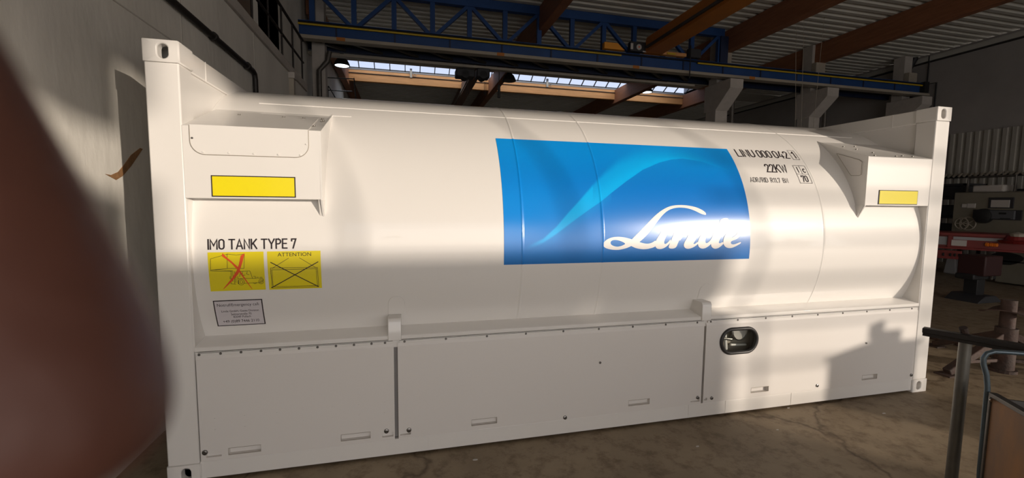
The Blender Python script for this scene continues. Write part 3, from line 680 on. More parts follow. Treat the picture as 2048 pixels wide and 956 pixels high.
# oval window in the right panel
def stadium3(cx_, cz_, w_, h_, y, n=56): return [Vector((a, y, b)) for a, b in obround(cx_, cz_, w_, h_, n)]
fr = tube_loop(stadium3(3.97, .617, .335, .195, -.002), .0145, 'window_frame', M['rubber'], p3, True, 12)
fr['label'] = 'black rubber rim of the oval window'
MB().prism(obround(3.97, .617, .335, .195, 48), 1, .002, .006).obj('window_pane', M['glass'], p3, label='clear oval window pane')
gw = MB().box(3.74, 4.2, .13, .14, .4, .78).obj('instrument_board', M['pale'], p3)
MB().lathe([(.07, 0), (.075, -.015), (.065, -.02), (.062, -.012), (0, -.012)], (4.035, .08, .665), 28, 1).obj('gauge', M['steel'], p3, smooth=True)
MB().lathe([(.06, -.013), (0, -.014)], (4.035, .08, .665), 28, 1).obj('gauge_face', M['paper'], p3)
MB().tube([(3.83, .08, .72), (3.86, .08, .62), (3.82, .07, .55), (3.78, .07, .5)], .02, 12).tube([(3.86, .08, .62), (3.97, .09, .60), (4.0, .10, .63)], .014, 10).obj('pipework', M['steel'], p3, smooth=True)
MB().tube([(3.9, .09, .73), (3.93, .09, .5)], .014, 10).tube([(3.98, .1, .55), (4.13, .1, .54)], .01, 8).obj('pipework', M['white'], p3, smooth=True)
# lower-edge seal marks
# ---------------------------------------------------------------- printing on the tank skin
def wrap(polys, r, name, m_, par, label=None, cut=.02, holes=True):
    """polys: list of [outer, hole, hole...] in (x metres, arc metres) -> mesh bent round the tank"""
    bm = bmesh.new()
    for loops in polys:
        flat = [p for lp in loops for p in lp]
        vs = [bm.verts.new((p[0], p[1], 0)) for p in flat]
        for tri in tessellate_polygon([[Vector((p[0], p[1], 0)) for p in lp] for lp in loops]):
            try: bm.faces.new([vs[i] for i in tri])
            except ValueError: pass
    wrap_bm(bm, r, name, m_, par, label, cut)
def wrap_bm(bm, r, name, m_, par, label=None, cut=.02):
    ys = [v.co.y for v in bm.verts]
    if not ys: return
    a, b = min(ys), max(ys); t = a + cut
    while t < b:
        bmesh.ops.bisect_plane(bm, geom=bm.verts[:] + bm.edges[:] + bm.faces[:], plane_co=(0, t, 0), plane_no=(0, 1, 0)); t += cut
    off = wloc(par)
    for v in bm.verts: v.co = onc(v.co.x, v.co.y / RT, r) - off
    bmesh.ops.recalc_face_normals(bm, faces=bm.faces)
    for fc in bm.faces:
        if fc.normal.y > 0: fc.normal_flip()
    me = bpy.data.meshes.new(name); bm.to_mesh(me); bm.free(); me.materials.append(m_)
    o = bpy.data.objects.new(name, me); C.objects.link(o); o.parent = par
    if label: o['label'] = label
    return o
def pc(u, v): x, th = cyl(u, v); return (x, th * RT)
def line(a, b, w_):
    a, b = Vector(a), Vector(b); d = (b - a); n = Vector((-d.y, d.x)).normalized() * w_ / 2
    return [[tuple(a - n), tuple(b - n), tuple(b + n), tuple(a + n)]]
def poly_line(pts, w_): return [line(pts[i], pts[i + 1], w_) for i in range(len(pts) - 1)]
_font_cache = {}
def text_bm(s, x0, x1, y0, y1, bold=0.0, shear=0.0):
    """text outline scaled to fill the box (x0..x1, y0..y1)"""
    cu = bpy.data.curves.new('txt', 'FONT'); cu.body = s; cu.size = 1; cu.offset = bold; cu.shear = shear; cu.resolution_u = 4
    ob = bpy.data.objects.new('txt', cu); C.objects.link(ob)
    dg = bpy.context.evaluated_depsgraph_get(); me = bpy.data.meshes.new_from_object(ob.evaluated_get(dg))
    bm = bmesh.new(); bm.from_mesh(me); bpy.data.objects.remove(ob); bpy.data.meshes.remove(me); bpy.data.curves.remove(cu)
    xs_ = [v.co.x for v in bm.verts]; ys_ = [v.co.y for v in bm.verts]
    ax, bx_, ay, by = min(xs_), max(xs_), min(ys_), max(ys_)
    for v in bm.verts:
        v.co.x = x0 + (v.co.x - ax) / (bx_ - ax) * (x1 - x0); v.co.y = y0 + (v.co.y - ay) / (by - ay) * (y1 - y0); v.co.z = 0
    return bm
def text(s, x0, x1, y0, y1, par, name='lettering', m_=None, bold=0.0, r=.0022, label=None):
    return wrap_bm(text_bm(s, x0, x1, y0, y1, bold), r, name, m_ or M['ink'], par, label, .015)
def arc(cx_, cy_, rx, ry, a0, a1, n=8): return [(cx_ + rx * math.cos(math.radians(a0 + (a1 - a0) * i / n)), cy_ + ry * math.sin(math.radians(a0 + (a1 - a0) * i / n))) for i in range(n + 1)]
def oval(w_): r = w_ / 2; return [arc(r, 1 - r, r, r, 180, 0) + arc(r, r, r, r, 0, -180) + [(0, 1 - r)]]
GL = {  # narrow sign lettering: width, strokes (unit height)
 'I': (0, [[(0, 0), (0, 1)]]), 'L': (.40, [[(0, 1), (0, 0), (.40, 0)]]), 'T': (.50, [[(0, 1), (.5, 1)], [(.25, 1), (.25, 0)]]), 'E': (.42, [[(.42, 1), (0, 1), (0, 0), (.42, 0)], [(0, .52), (.36, .52)]]),
 'M': (.62, [[(0, 0), (0, 1), (.31, .35), (.62, 1), (.62, 0)]]), 'N': (.48, [[(0, 0), (0, 1), (.48, 0), (.48, 1)]]), 'A': (.56, [[(0, 0), (.28, 1), (.56, 0)], [(.09, .28), (.47, .28)]]),
 'K': (.50, [[(0, 0), (0, 1)], [(.48, 1), (0, .38)], [(.17, .58), (.5, 0)]]), 'Y': (.54, [[(0, 1), (.27, .45), (.54, 1)], [(.27, .45), (.27, 0)]]), 'W': (.76, [[(0, 1), (.19, 0), (.38, .9), (.57, 0), (.76, 1)]]),
 'O': (.46, oval(.46)), '0': (.44, oval(.44)), 'U': (.46, [[(0, 1)] + arc(.23, .23, .23, .23, 180, 360) + [(.46, 1)]]),
 'P': (.44, [[(0, 0), (0, 1), (.2, 1)] + arc(.2, .74, .24, .26, 90, -90) + [(0, .48)]]), 'R': (.46, [[(0, 0), (0, 1), (.2, 1)] + arc(.2, .74, .24, .26, 90, -90) + [(0, .48)], [(.24, .48), (.46, 0)]]),
 'D': (.46, [[(0, 0), (0, 1), (.18, 1)] + arc(.18, .72, .28, .28, 90, 0) + arc(.18, .28, .28, .28, 0, -90) + [(0, 0)]]), 'B': (.46, [[(0, 0), (0, 1), (.2, 1)] + arc(.2, .76, .22, .24, 90, -90) + arc(.2, .26, .25, .26, 90, -90) + [(0, 0)], [(0, .52), (.2, .52)]]),
 '7': (.42, [[(0, .8), (0, 1), (.42, 1), (.14, 0)]]), '1': (.20, [[(0, .78), (.2, 1), (.2, 0)]]), '2': (.42, [arc(.21, .78, .21, .22, 180, -20) + [(0, 0), (.44, 0)]]), '4': (.46, [[(.24, 1), (0, .24), (.48, .24)], [(.36, .5), (.36, 0)]]),
 '/': (.34, [[(0, -.06), (.34, 1.06)]]), '.': (.03, [[(.015, 0), (.015, .10)]]), 'i': (0, [[(0, 0), (0, .7)], [(0, .86), (0, .98)]]), 'c': (.36, [arc(.19, .34, .19, .34, 45, 315, 12)])}
def signtext(s_, x0, x1, y0, y1, label, sw=.13, gap=.20, space=.30, r=.0022):
    """words in narrow stroke lettering, fitted between x0 and x1"""
    adv, items = 0, []
    for i, ch in enumerate(s_):
        if ch == ' ': adv += space; continue
        w_, st = GL[ch]; items.append((adv, st)); adv += w_ + gap
    tot = adv - gap; h = y1 - y0; t_ = sw * h; kx = (x1 - x0 - t_) / max(tot, .01) if tot > .05 else 0; ky = h - t_
    polys = []
    for ax_, st in items:
        for pl in st:
            q = [Vector((x0 + t_ / 2 + (ax_ + px) * kx, y0 + t_ / 2 + py * ky)) for px, py in pl]; L_, R2 = [], []
            for i in range(len(q)):
                d0 = (q[i] - q[i - 1]).normalized() if i else (q[1] - q[0]).normalized(); d1 = (q[i + 1] - q[i]).normalized() if i < len(q) - 1 else d0
                n0, n1 = Vector((-d0.y, d0.x)), Vector((-d1.y, d1.x)); nn = (n0 + n1)
                nn = n0 if nn.length < .2 else nn.normalized(); m_ = min(1 / max(nn.dot(n0), .3), 2.0) * t_ / 2
                ext = Vector((0, 0))
                if i == 0: ext = -d1 * t_ * (.5 if q[0] != q[-1] else .1)
                if i == len(q) - 1: ext = d0 * t_ * (.5 if q[0] != q[-1] else .1)
                L_.append(tuple(q[i] + nn * m_ + ext)); R2.append(tuple(q[i] - nn * m_ + ext))
            for i in range(len(q) - 1): polys.append([[R2[i], R2[i + 1], L_[i + 1], L_[i]]])
    return wrap(polys, r, 'lettering', M['ink'], tank, label, .02)
tank = tc
# IMO TANK TYPE 7
a, b = pc(414.9, 478.2), pc(593.2, 476.5); c_, d_ = pc(414.9, 499.5), pc(592, 497.3)
yt, yb_ = (a[1] + b[1]) / 2, (c_[1] + d_[1]) / 2
signtext('IMO TANK TYPE 7', a[0], b[0], yb_, yt, 'dark lettering IMO TANK TYPE 7')
# owner code and size marks
a, b = pc(1467, 298.8), pc(1570.5, 303.2); c_, d_ = pc(1476.4, 313.9), pc(1580.6, 317.3)
LX0, LX1 = (a[0] + c_[0]) / 2, (b[0] + d_[0]) / 2
for wd, f0, f1 in (('LINU', 0, .342), ('000', .395, .665), ('042', .705, 1)):
    signtext(wd, LX0 + (LX1 - LX0) * f0, LX0 + (LX1 - LX0) * f1, (c_[1] + d_[1]) / 2, (a[1] + b[1]) / 2, 'dark lettering %s of the owner code' % wd, .105)
def quad_frame(pts, w_): return poly_line(pts + [pts[0]], w_)
def rectify(q):
    x0 = (q[0][0] + q[3][0]) / 2; x1 = (q[1][0] + q[2][0]) / 2; yt = (q[0][1] + q[1][1]) / 2; yb = (q[2][1] + q[3][1]) / 2; return x0, x1, yb, yt
q = rectify([pc(1573.7, 301.3), pc(1586.2, 301.6), pc(1599.4, 319.9), pc(1587.5, 319.9)])
wrap(quad_frame([(q[0], q[3]), (q[1], q[3]), (q[1], q[2]), (q[0], q[2])], .0035), .0022, 'check_digit_box', M['ink'], tank)
w1 = q[1] - q[0]; h1 = q[3] - q[2]
signtext('1', q[0] + w1 * .3, q[0] + w1 * .68, q[2] + h1 * .14, q[3] - h1 * .12, 'dark boxed digit 1 after LINU 000 042', .12)
a, c_ = pc(1526.6, 327.7), pc(1576.8, 345.9)
b, d_ = pc(1570, 330), pc(1534, 345)
signtext('22KW', (a[0] + d_[0]) / 2, (b[0] + c_[0]) / 2, (c_[1] + d_[1]) / 2, (a[1] + b[1]) / 2, 'dark lettering 22KW', .11)
a, c_ = pc(1499.6, 354.7), pc(1577.4, 366); b = pc(1574, 356.5); d_ = pc(1500, 364.3)
signtext('ADR/RID R11.7 BN', (a[0] + d_[0]) / 2, (b[0] + c_[0]) / 2, (c_[1] + d_[1]) / 2, (a[1] + b[1]) / 2, 'small dark lettering ADR/RID R11.7 BN', .09, .22, .5)
q = rectify([pc(1583.7, 331.2), pc(1607.5, 332.1), pc(1625.5, 366.6), pc(1601.9, 366.6)])
ym, xm = (q[2] + q[3]) / 2, (q[0] + q[1]) / 2
wrap(quad_frame([(q[0], q[3]), (q[1], q[3]), (q[1], q[2]), (q[0], q[2])], .0035) + [line((q[0], ym), (q[1], ym), .0035), line((xm, ym), (xm, q[3]), .0035)], .0022, 'size_code_box', M['ink'], tank)
hh = (q[3] - q[2]) / 2
dq = xm - q[0]
signtext('i', xm - dq * .55, xm - dq * .42, ym + hh * .15, q[3] - hh * .15, 'dark letter i in the size box', .12)
signtext('c', xm + dq * .28, xm + dq * .74, ym + hh * .15, q[3] - hh * .12, 'dark letter c in the size box', .12)
signtext('70', q[0] + dq * .5, q[1] - dq * .45, q[2] + hh * .13, ym - hh * .15, 'dark number 70 in the size box', .13)
# hazard stickers
def sticker(corners, name, m_, r, label, par=tank):
    x0, x1, yb, yt = rectify([pc(*c) for c in corners])
    return (x0, x1, yb, yt), wrap([[[(x0, yb), (x1, yb), (x1, yt), (x0, yt)]]], r, name, m_, par, label)
s8 = lambda x, y: pc(400 + x / 4.554, 460 + y / 4.554)
q1, st1 = sticker(((415.5, 504.5), (527.5, 503.3), (531.5, 579), (421.5, 582.7)), 'hazard_sticker', M['hazard'], .0016, 'yellow sticker with a forklift crossed out in red')
LW = .0022
sk = []
for pl in ([(97, 262), (240, 222), (248, 218), (330, 228), (405, 218), (402, 350), (250, 350), (97, 365), (97, 262)], [(248, 218), (250, 350)], [(97, 365), (180, 362), (300, 372)], [(90, 372), (150, 374), (290, 376)],
           [(285, 370), (285, 490), (330, 492)], [(300, 372), (302, 470)], [(318, 375), (318, 488)], [(328, 380), (330, 480)], [(345, 420), (350, 492)], [(275, 420), (275, 445), (290, 445)],
           [(372, 375), (455, 372), (480, 440), (345, 442)], [(372, 375), (362, 425)], [(388, 380), (386, 410), (415, 410)], [(432, 378), (424, 400), (450, 408)],
           [(480, 440), (572, 438), (580, 455), (545, 478), (400, 485)], [(485, 422), (505, 422), (505, 438)], [(515, 430), (535, 430)], [(545, 430), (568, 430)], [(485, 478), (500, 490), (518, 480)]):
    sk += poly_line([s8(*p) for p in pl], LW)
for cx_, cy_, r1, r2 in ((378, 473, 27, 14), (558, 468, 22, 11)):
    for rr in (r1, r2): sk += poly_line([s8(cx_ + rr * math.cos(i * PI / 9), cy_ + rr * math.sin(i * PI / 9)) for i in range(19)], LW)
wrap(sk, .0022, 'forklift_drawing', M['ink'], st1, 'black line drawing of a forklift lifting a container')
wrap([[[s8(*p) for p in pl]] for pl in ([(206, 210), (240, 245), (290, 285), (345, 335), (360, 358), (480, 538), (474, 536), (345, 365), (290, 305), (235, 262), (200, 238)],
     [(407, 212), (372, 232), (356, 310), (335, 370), (290, 440), (210, 540), (222, 534), (300, 460), (350, 400), (372, 345), (392, 280)])], .0028, 'red_cross', M['red_ink'], st1, 'bold red cross over the forklift drawing')
q2, st2 = sticker(((533.5, 503.2), (641, 501), (644.2, 575.5), (539.5, 579.5)), 'hazard_sticker', M['hazard'], .0016, 'yellow sticker reading ATTENTION with a crossed out container')
a, b, c_ = s8(706, 207), s8(1012, 205), s8(706, 241)
text('ATTENTION', a[0], b[0], c_[1], a[1], st2, bold=0, label='black word ATTENTION on the sticker')
sk = []
for pl in ([(643, 345), (1070, 340), (1083, 515), (660, 528), (643, 345)], [(650, 362), (1065, 352)], [(655, 362), (668, 520)], [(1058, 352), (1072, 512)], [(665, 515), (1078, 505)], [(656, 350), (808, 255)], [(905, 252), (1062, 345)]):
    sk += poly_line([s8(*p) for p in pl], .0024)
for pl in ([(642, 293), (1082, 515)], [(1078, 288), (650, 527)]): sk += poly_line([s8(*p) for p in pl], .0052)
wrap(sk, .0022, 'container_drawing', M['ink'], st2, 'black line drawing of a crossed out container')
# emergency label
(ex0, ex1, eyb, eyt), st3 = sticker(((425.5, 601.5), (524, 597.5), (532, 647.5), (436, 652.5)), 'emergency_label', M['ink'], .0016, 'small white emergency call label with a black frame')
bw = .006
wrap([[[(ex0 + bw, eyb + bw), (ex1 - bw, eyb + bw), (ex1 - bw, eyt - bw), (ex0 + bw, eyt - bw)]]], .0022, 'label_paper', M['labelwhite'], st3, 'white face of the emergency label')
eh = eyt - eyb; ew = ex1 - ex0
for s_, a, b, t0, t1 in (('Notruf/Emergency call:', .07, .93, .12, .26), ('Linde GmbH, Gases Division', .14, .90, .37, .46), ('Seitnerstraße 70', .32, .74, .49, .575), ('82049 Pullach', .36, .72, .60, .68), ('+49 (0)89 7446 2110', .13, .88, .76, .90)):
    text(s_, ex0 + ew * a, ex0 + ew * b, eyt - eh * t1, eyt - eh * t0, st3, r=.0028, bold=0, label='black text line ' + s_)
# ---------------------------------------------------------------- the blue film: printed swoosh
DX0, DX1, DT0, DT1 = 2.040, 4.050, math.radians(-4.5), math.radians(42.7)
up = [(225, 748), (350, 690), (430, 618), (500, 535), (560, 470), (650, 370), (720, 300), (800, 240), (900, 198), (1000, 181), (1100, 182), (1190, 190), (1300, 212), (1400, 248), (1475, 280)]
lo = [(225, 752), (350, 700), (430, 650), (520, 585), (620, 515), (700, 460), (760, 410), (850, 340), (950, 270), (1050, 226), (1120, 208), (1190, 202), (1300, 218), (1400, 252), (1475, 282)]
def interp(c, x):
    for i in range(len(c) - 1):
        if c[i][0] <= x <= c[i + 1][0]:
            t = (x - c[i][0]) / (c[i + 1][0] - c[i][0]); return c[i][1] + (c[i + 1][1] - c[i][1]) * t
    return None
def sst(a, b, x): t = min(max((x - a) / (b - a), 0), 1); return t * t * (3 - 2 * t)
def film_color(u, v, s_, h):
    # printed blues, with some reflected light painted in: lighter at the upper and left side, deep blue at the lower edge
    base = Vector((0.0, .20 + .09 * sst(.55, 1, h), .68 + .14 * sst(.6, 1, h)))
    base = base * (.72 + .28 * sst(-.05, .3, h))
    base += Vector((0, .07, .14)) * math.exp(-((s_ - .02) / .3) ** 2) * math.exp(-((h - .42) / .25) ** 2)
    x, y = (u - 970) * 3.0118, (v - 250) * 3.0118
    yu, yl = interp(up, x), interp(lo, x)
    f_ = 0
    if yu is not None:
        ends = sst(225, 420, x) * (1 - sst(1180, 1470, x) * .9)
        soft_u = 10 + 55 * sst(520, 1000, x) * (1 - sst(1150, 1450, x)); soft_l = 10 + 45 * (1 - sst(300, 640, x))
        inside = sst(yu - soft_u * 1.2, yu + soft_u * .5, y) * (1 - sst(yl - 4, yl + soft_l * .35, y))
        wid = max(yl - yu, 1); k = sst(yu, yl, y) if wid > 3 else 1
        f_ = inside * ends * (.62 + .38 * (k if x > 650 else 1))
        glow = (1 - sst(0, 75, y - yl)) * (y > yl) * .16 * ends * (x < 760)
        f_ = min(1, f_ + glow)
    return base.lerp(Vector((0.0, .47, 1.0)), f_)
nx, nyy = 430, 200
xs_ = sorted(set([DX0 + (DX1 - DX0) * i / nx for i in range(nx + 1)]))
vs, cols = [], []
for j in range(nyy + 1):
    th = DT0 + (DT1 - DT0) * j / nyy
    for x in xs_:
        p = onc(x, th, .0015 + ridge(x) * 1.15); vs.append(p)
        u, v = pj(p); cols.append(film_color(u, v, (x - DX0) / (DX1 - DX0), j / nyy))
n_ = len(xs_)
m = MB(); m.add(vs, [(j * n_ + i, j * n_ + i + 1, (j + 1) * n_ + i + 1, (j + 1) * n_ + i) for j in range(nyy) for i in range(n_ - 1)])
film = m.obj('logo_film', mat('film_blue', (0, .2, .6), .2, coat=.25, coatr=.3, spec=.6), tc, smooth=True, label='large blue printed film with a light swoosh', recalc=False)
at_ = film.data.color_attributes.new('print', 'FLOAT_COLOR', 'POINT')
at_.data.foreach_set('color', [c for q_ in cols for c in (*q_, 1.0)])
fm = film.data.materials[0].node_tree; an = fm.nodes.new('ShaderNodeAttribute'); an.attribute_name = 'print'
fm.links.new(an.outputs['Color'], fm.nodes['Principled BSDF'].inputs['Base Color'])
# script logo
g6 = lambda x, y: pc(1200 + x / 6.4, 390 + y / 6.4)
def smooth_loop(pts, it=2):
    for _ in range(it):
        out = []
        for i in range(len(pts)):
            a, b = Vector(pts[i]), Vector(pts[(i + 1) % len(pts)]); out += [tuple(a.lerp(b, .25)), tuple(a.lerp(b, .75))]
        pts = out
    return pts
shapes = [
 [[(1362, 262), (1345, 215), (1250, 163), (1150, 138), (1030, 127), (930, 135), (850, 160), (760, 215), (680, 285), (600, 370), (520, 452), (450, 522), (385, 590), (330, 640), (380, 660), (450, 640), (500, 604), (560, 552), (620, 490), (680, 410), (740, 330), (800, 255), (870, 195), (950, 167), (1030, 160), (1130, 172), (1220, 205), (1290, 243)]],
 [[(430, 575), (330, 545), (240, 533), (150, 540), (80, 572), (38, 615), (38, 655), (80, 685), (150, 700), (230, 703), (300, 690), (350, 675), (400, 652), (450, 610)], [(328, 622), (270, 590), (200, 572), (150, 580), (130, 605), (138, 635), (175, 655), (220, 662), (262, 655), (295, 642)]],
 [[(340, 600), (400, 585), (495, 600), (560, 620), (620, 624), (670, 608), (712, 575), (730, 640), (690, 668), (640, 683), (590, 693), (520, 693), (450, 678), (395, 652)]],
 [[(785, 455), (878, 452), (880, 460), (840, 540), (816, 600), (822, 628), (845, 624), (880, 592), (900, 560), (905, 600), (870, 640), (830, 672), (790, 690), (745, 693), (713, 676), (700, 640), (710, 590), (745, 530), (775, 480)]],
 [[(960, 450), (1066, 450), (1050, 500), (1000, 600), (968, 686), (863, 686), (900, 600), (940, 500)]],
 [[(1010, 600), (1020, 540), (1070, 490), (1130, 455), (1190, 446), (1240, 460), (1254, 500), (1232, 560), (1200, 605), (1190, 628), (1212, 625), (1250, 595), (1262, 615), (1215, 655), (1170, 680), (1118, 691), (1080, 676), (1066, 640), (1080, 600), (1112, 550), (1124, 510), (1105, 503), (1060, 530)]],
 [[(1490, 446), (1400, 438), (1330, 468), (1280, 520), (1250, 590), (1248, 640), (1270, 676), (1310, 689), (1355, 676), (1405, 640), (1450, 590)], [(1452, 475), (1440, 520), (1410, 580), (1370, 616), (1345, 614), (1344, 580), (1360, 530), (1400, 480)]],
 [[(1545, 300), (1650, 292), (1625, 370), (1590, 445), (1545, 540), (1510, 608), (1530, 622), (1565, 598), (1580, 620), (1550, 650), (1510, 680), (1465, 690), (1428, 672), (1412, 632), (1438, 560), (1475, 460), (1515, 370)]],
 [[(1800, 598), (1800, 618), (1745, 650), (1680, 680), (1620, 678), (1580, 645), (1570, 590), (1590, 520), (1640, 468), (1710, 438), (1770, 443), (1800, 482), (1790, 530), (1740, 568), (1672, 590), (1668, 620), (1692, 634), (1732, 625)], [(1680, 552), (1738, 512), (1756, 482), (1742, 464), (1712, 478), (1686, 520)]],
]
for i, lp in enumerate(shapes):
    wrap([[[g6(*p) for p in smooth_loop(l_)] for l_ in lp]], .0026 + i * .0002 + .0, 'logo_letter', M['logo'], film, 'white script lettering Linde' if i == 0 else None, cut=.02)

# ================================================================ THINGS AT THE RIGHT
# T-shaped support stand in front
a = U(1846, 659, 2, 1.0); b = U(2080, 700, 2, 1.0); c_ = U(1932, 676, 2, .985)
t = thing('support_stand', (c_.x, c_.y, 0), 'grey tubular support stand with a dark crossbar, in the right foreground', 'stand')
base = U(1905, 956, 2, 0)
bp = Vector((c_.x - .02, c_.y, 0))
MB().tube([Vector((c_.x - .005, c_.y, 0.012)), Vector((c_.x, c_.y, .985))], .027, 20).obj('post', M['postgrey'], t, smooth=True)
MB().bar(a, b, .05, .028).obj('crossbar', M['blackbar'], t, bevel=.003)
MB().bar(a + Vector((0, 0, -.02)), b + Vector((0, 0, -.02)), .006, .03).obj('crossbar_web', M['blackbar'], t)
MB().lathe([(0, 0), (.17, 0), (.17, .012), (.04, .014), (.04, .03), (.0, .03)], (c_.x - .005, c_.y, 0), 28).obj('base_plate', M['blackbar'], t)
MB().tube([c_ + Vector((-.03, 0, .06)), c_ + Vector((.0, 0, .0))], .018, 10).obj('pin', M['rust'], t)
# rusty axle stand behind
J = Vector((7.42, .18, 0))
top = U(2015, 640, 1, .18); J = Vector((top.x, .18, 0)); zt_ = U(2015, 655, 1, .18).z
t = thing('axle_stand', J, 'rusty red-brown tripod axle stand on the floor right of the tank container', 'axle stand')
MB().tube([J + Vector((0, 0, .03)), J + Vector((0, 0, zt_ - .0))], .085, 20).obj('sleeve', M['rust'], t, smooth=True)
zc_ = U(2015, 600, 1, .18).z
MB().tube([J + Vector((0, 0, zt_)), J + Vector((0, 0, zc_))], .06, 18).obj('ram', M['rust'], t, smooth=True)
m = MB(); n_ = 24
ring = [(.07, .0)] ; vs = []
zz_ = U(2015, 622, 1, .18).z
for j in range(n_):
    a_ = 2 * PI * j / n_; rr = .20 + .03 * math.sin(3 * a_); vs.append((J.x + rr * math.cos(a_), J.y + rr * math.sin(a_), zz_ + .03 * math.sin(2 * a_ + 1)))
    vs.append((J.x + .05 * math.cos(a_), J.y + .05 * math.sin(a_), zz_))
    vs.append((J.x + rr * math.cos(a_), J.y + rr * math.sin(a_), zz_ - .012 + .03 * math.sin(2 * a_ + 1)))
m.add(vs, [(3 * j, 3 * ((j + 1) % n_), 3 * ((j + 1) % n_) + 1, 3 * j + 1) for j in range(n_)] + [(3 * j, 3 * ((j + 1) % n_), 3 * ((j + 1) % n_) + 2, 3 * j + 2) for j in range(n_)])
m.obj('bent_nut', M['rust'], t)
fl_ = U(1893, 748, 2, .01)
legs = [Vector((fl_.x, fl_.y, 0)), Vector((J.x + .62, J.y - .40, 0)), Vector((J.x + .25, J.y + .75, 0))]
for f_ in legs:
    d = (f_ - J).normalized()
    MB().bar(J + d * .06 + Vector((0, 0, zt_ - .08)), f_ + Vector((0, 0, .03)), .07, .07).obj('leg', M['rust'], t, bevel=.008)
    MB().box(f_.x - .07, f_.x + .07, f_.y - .07, f_.y + .07, 0, .015).obj('foot', M['rust'], t)
    MB().bar(J + Vector((0, 0, .12)), f_ + (J - f_) * .25 + Vector((0, 0, .13)), .03, .03).obj('strut', M['rust'], t)
MB().lathe([(0, 0), (.11, 0), (.11, .03), (0, .03)], J, 20).obj('base_plate', M['rust'], t)
# long round bar on the floor
tag(MB().tube([U(1848, 672, 2, .02), U(2090, 735, 2, .02)], .014, 10).obj('steel_rod', M['rust'], smooth=True), 'long thin rusty rod lying on the floor behind the support stand', 'rod')
# hand cart, foreground right: its long side runs towards the photographer
ca = Vector((math.cos(math.radians(57)), math.sin(math.radians(57)), 0)); cb = Vector((ca.y, -ca.x, 0))
CP = U(1979, 786, 2, .78)
t = thing('workshop_cart', (CP.x - ca.x * .4 + cb.x * .25, CP.y - ca.y * .4 + cb.y * .25, 0), 'hand cart with a bent grey-blue tube handle and a wooden board, bottom right', 'cart')
def cp(a_, b_, z): return Vector((CP.x - ca.x * a_ + cb.x * b_, CP.y - ca.y * a_ + cb.y * b_, z))     # a: towards the photographer, b: to the right
def cbox(a0, a1, b0, b1, z0, z1, name, m_, bev=0, lab=None, flare=0):
    q = [cp(a0, b0, 0), cp(a1, b0, 0), cp(a1, b1, 0), cp(a0, b1, 0)]; m = MB()
    m.add([p + Vector((0, 0, z0)) for p in q] + [p + Vector((0, 0, z1)) for p in q], [(0, 3, 2, 1), (4, 5, 6, 7), (0, 1, 5, 4), (1, 2, 6, 5), (2, 3, 7, 6), (3, 0, 4, 7)])
    return m.obj(name, m_, t, bevel=bev, label=lab)
cbox(.012, .80, .004, .02, .22, .765, 'wooden_board', M['plywood'], 0, 'brown plywood side board of the cart')
cbox(.0, .82, -.004, .030, .765, .785, 'board_edging', M['cartmetal'], .002)
cbox(.0, .014, -.004, .030, .2, .78, 'board_edging', M['cartmetal'], .002)
cbox(.0, .82, .50, .52, .22, .78, 'far_board', M['cartmetal'])
cbox(.0, .012, .03, .50, .22, .76, 'end_board', M['cartmetal'])
cbox(.0, .84, 0, .52, .19, .22, 'deck', M['cartmetal'])
cbox(.06, .76, .05, .48, .50, .52, 'inner_tray', M['machdark'])
p_ = cp(.03, -.006, .755); MB().lathe([(0, .0), (.009, .001), (.009, .006), (0, .006)], p_, 10, 1).obj('bolt', M['steel'], t)
def CH(u, v):
    r_ = ray(u, v); return CAM + r_ * ((cp(-.02, 0, 0) - Vector((CAM.x, CAM.y, 0))).dot(ca) / Vector((r_.x, r_.y, 0)).dot(ca))
pts = [CH(1957, 1000), CH(1960, 940), CH(1968, 850), CH(1975, 775), CH(1973, 750), CH(1967, 728), CH(1967, 716), CH(1974, 707), CH(1988, 703), CH(2010, 704), CH(2060, 708)]
e0 = pts[0]; pts = [Vector((e0.x, e0.y, .2))] + pts; e1 = cp(-.02, .50, pts[-1].z); pts += [e1 - cb * .05, e1 - Vector((0, 0, .03)), Vector((e1.x, e1.y, .2))]
MB().tube(pts, .0115, 14).obj('handle', M['cartblue'], t, smooth=True, label='bent grey-blue tube handle')
for aa, bb in ((.1, .06), (.1, .46), (.72, .06), (.72, .46)):
    w_ = cp(aa, bb, .07)
    MB().lathe([(.0, -.02), (.065, -.02), (.07, -.012), (.07, .012), (.065, .02), (0, .02)], w_, 20, 1).obj('wheel', M['rubber'], t, smooth=True)
    MB().box(w_.x - .02, w_.x + .02, w_.y - .03, w_.y + .03, .10, .19).obj('fork', M['cartmetal'], t)
# cabinet-shaped blocker added out of view to cast the lower right panel's shadow
t = thing('shadow_blocker', (9.2, -4.5, 0), 'added unseen grey cabinet casting the blocky shadow on the lower right panel', 'cabinet')
MB().box(8.87, 9.47, -4.75, -4.25, .04, 1.24).obj('body', M['greysteel'], t, bevel=.01)
MB().box(8.83, 9.51, -4.78, -4.22, 1.24, 1.28).obj('worktop', M['blackbar'], t, bevel=.005)
MB().box(9.2, 9.4, -4.6, -4.4, 1.28, 1.42).box(9.15, 9.21, -4.58, -4.42, 1.36, 1.5).obj('vice', M['blackbar'], t, bevel=.01)
MB().box(8.9, 9.44, -4.72, -4.28, 0, .04).obj('plinth', M['black'], t)
for z in (.1, .48, .86):
    dr = MB().box(8.9, 9.44, -4.762, -4.75, z, z + .34).obj('drawer', M['greysteel'], t, bevel=.004)
    MB().box(9.05, 9.29, -4.78, -4.762, z + .26, z + .275).obj('handle', M['steel'], dr)
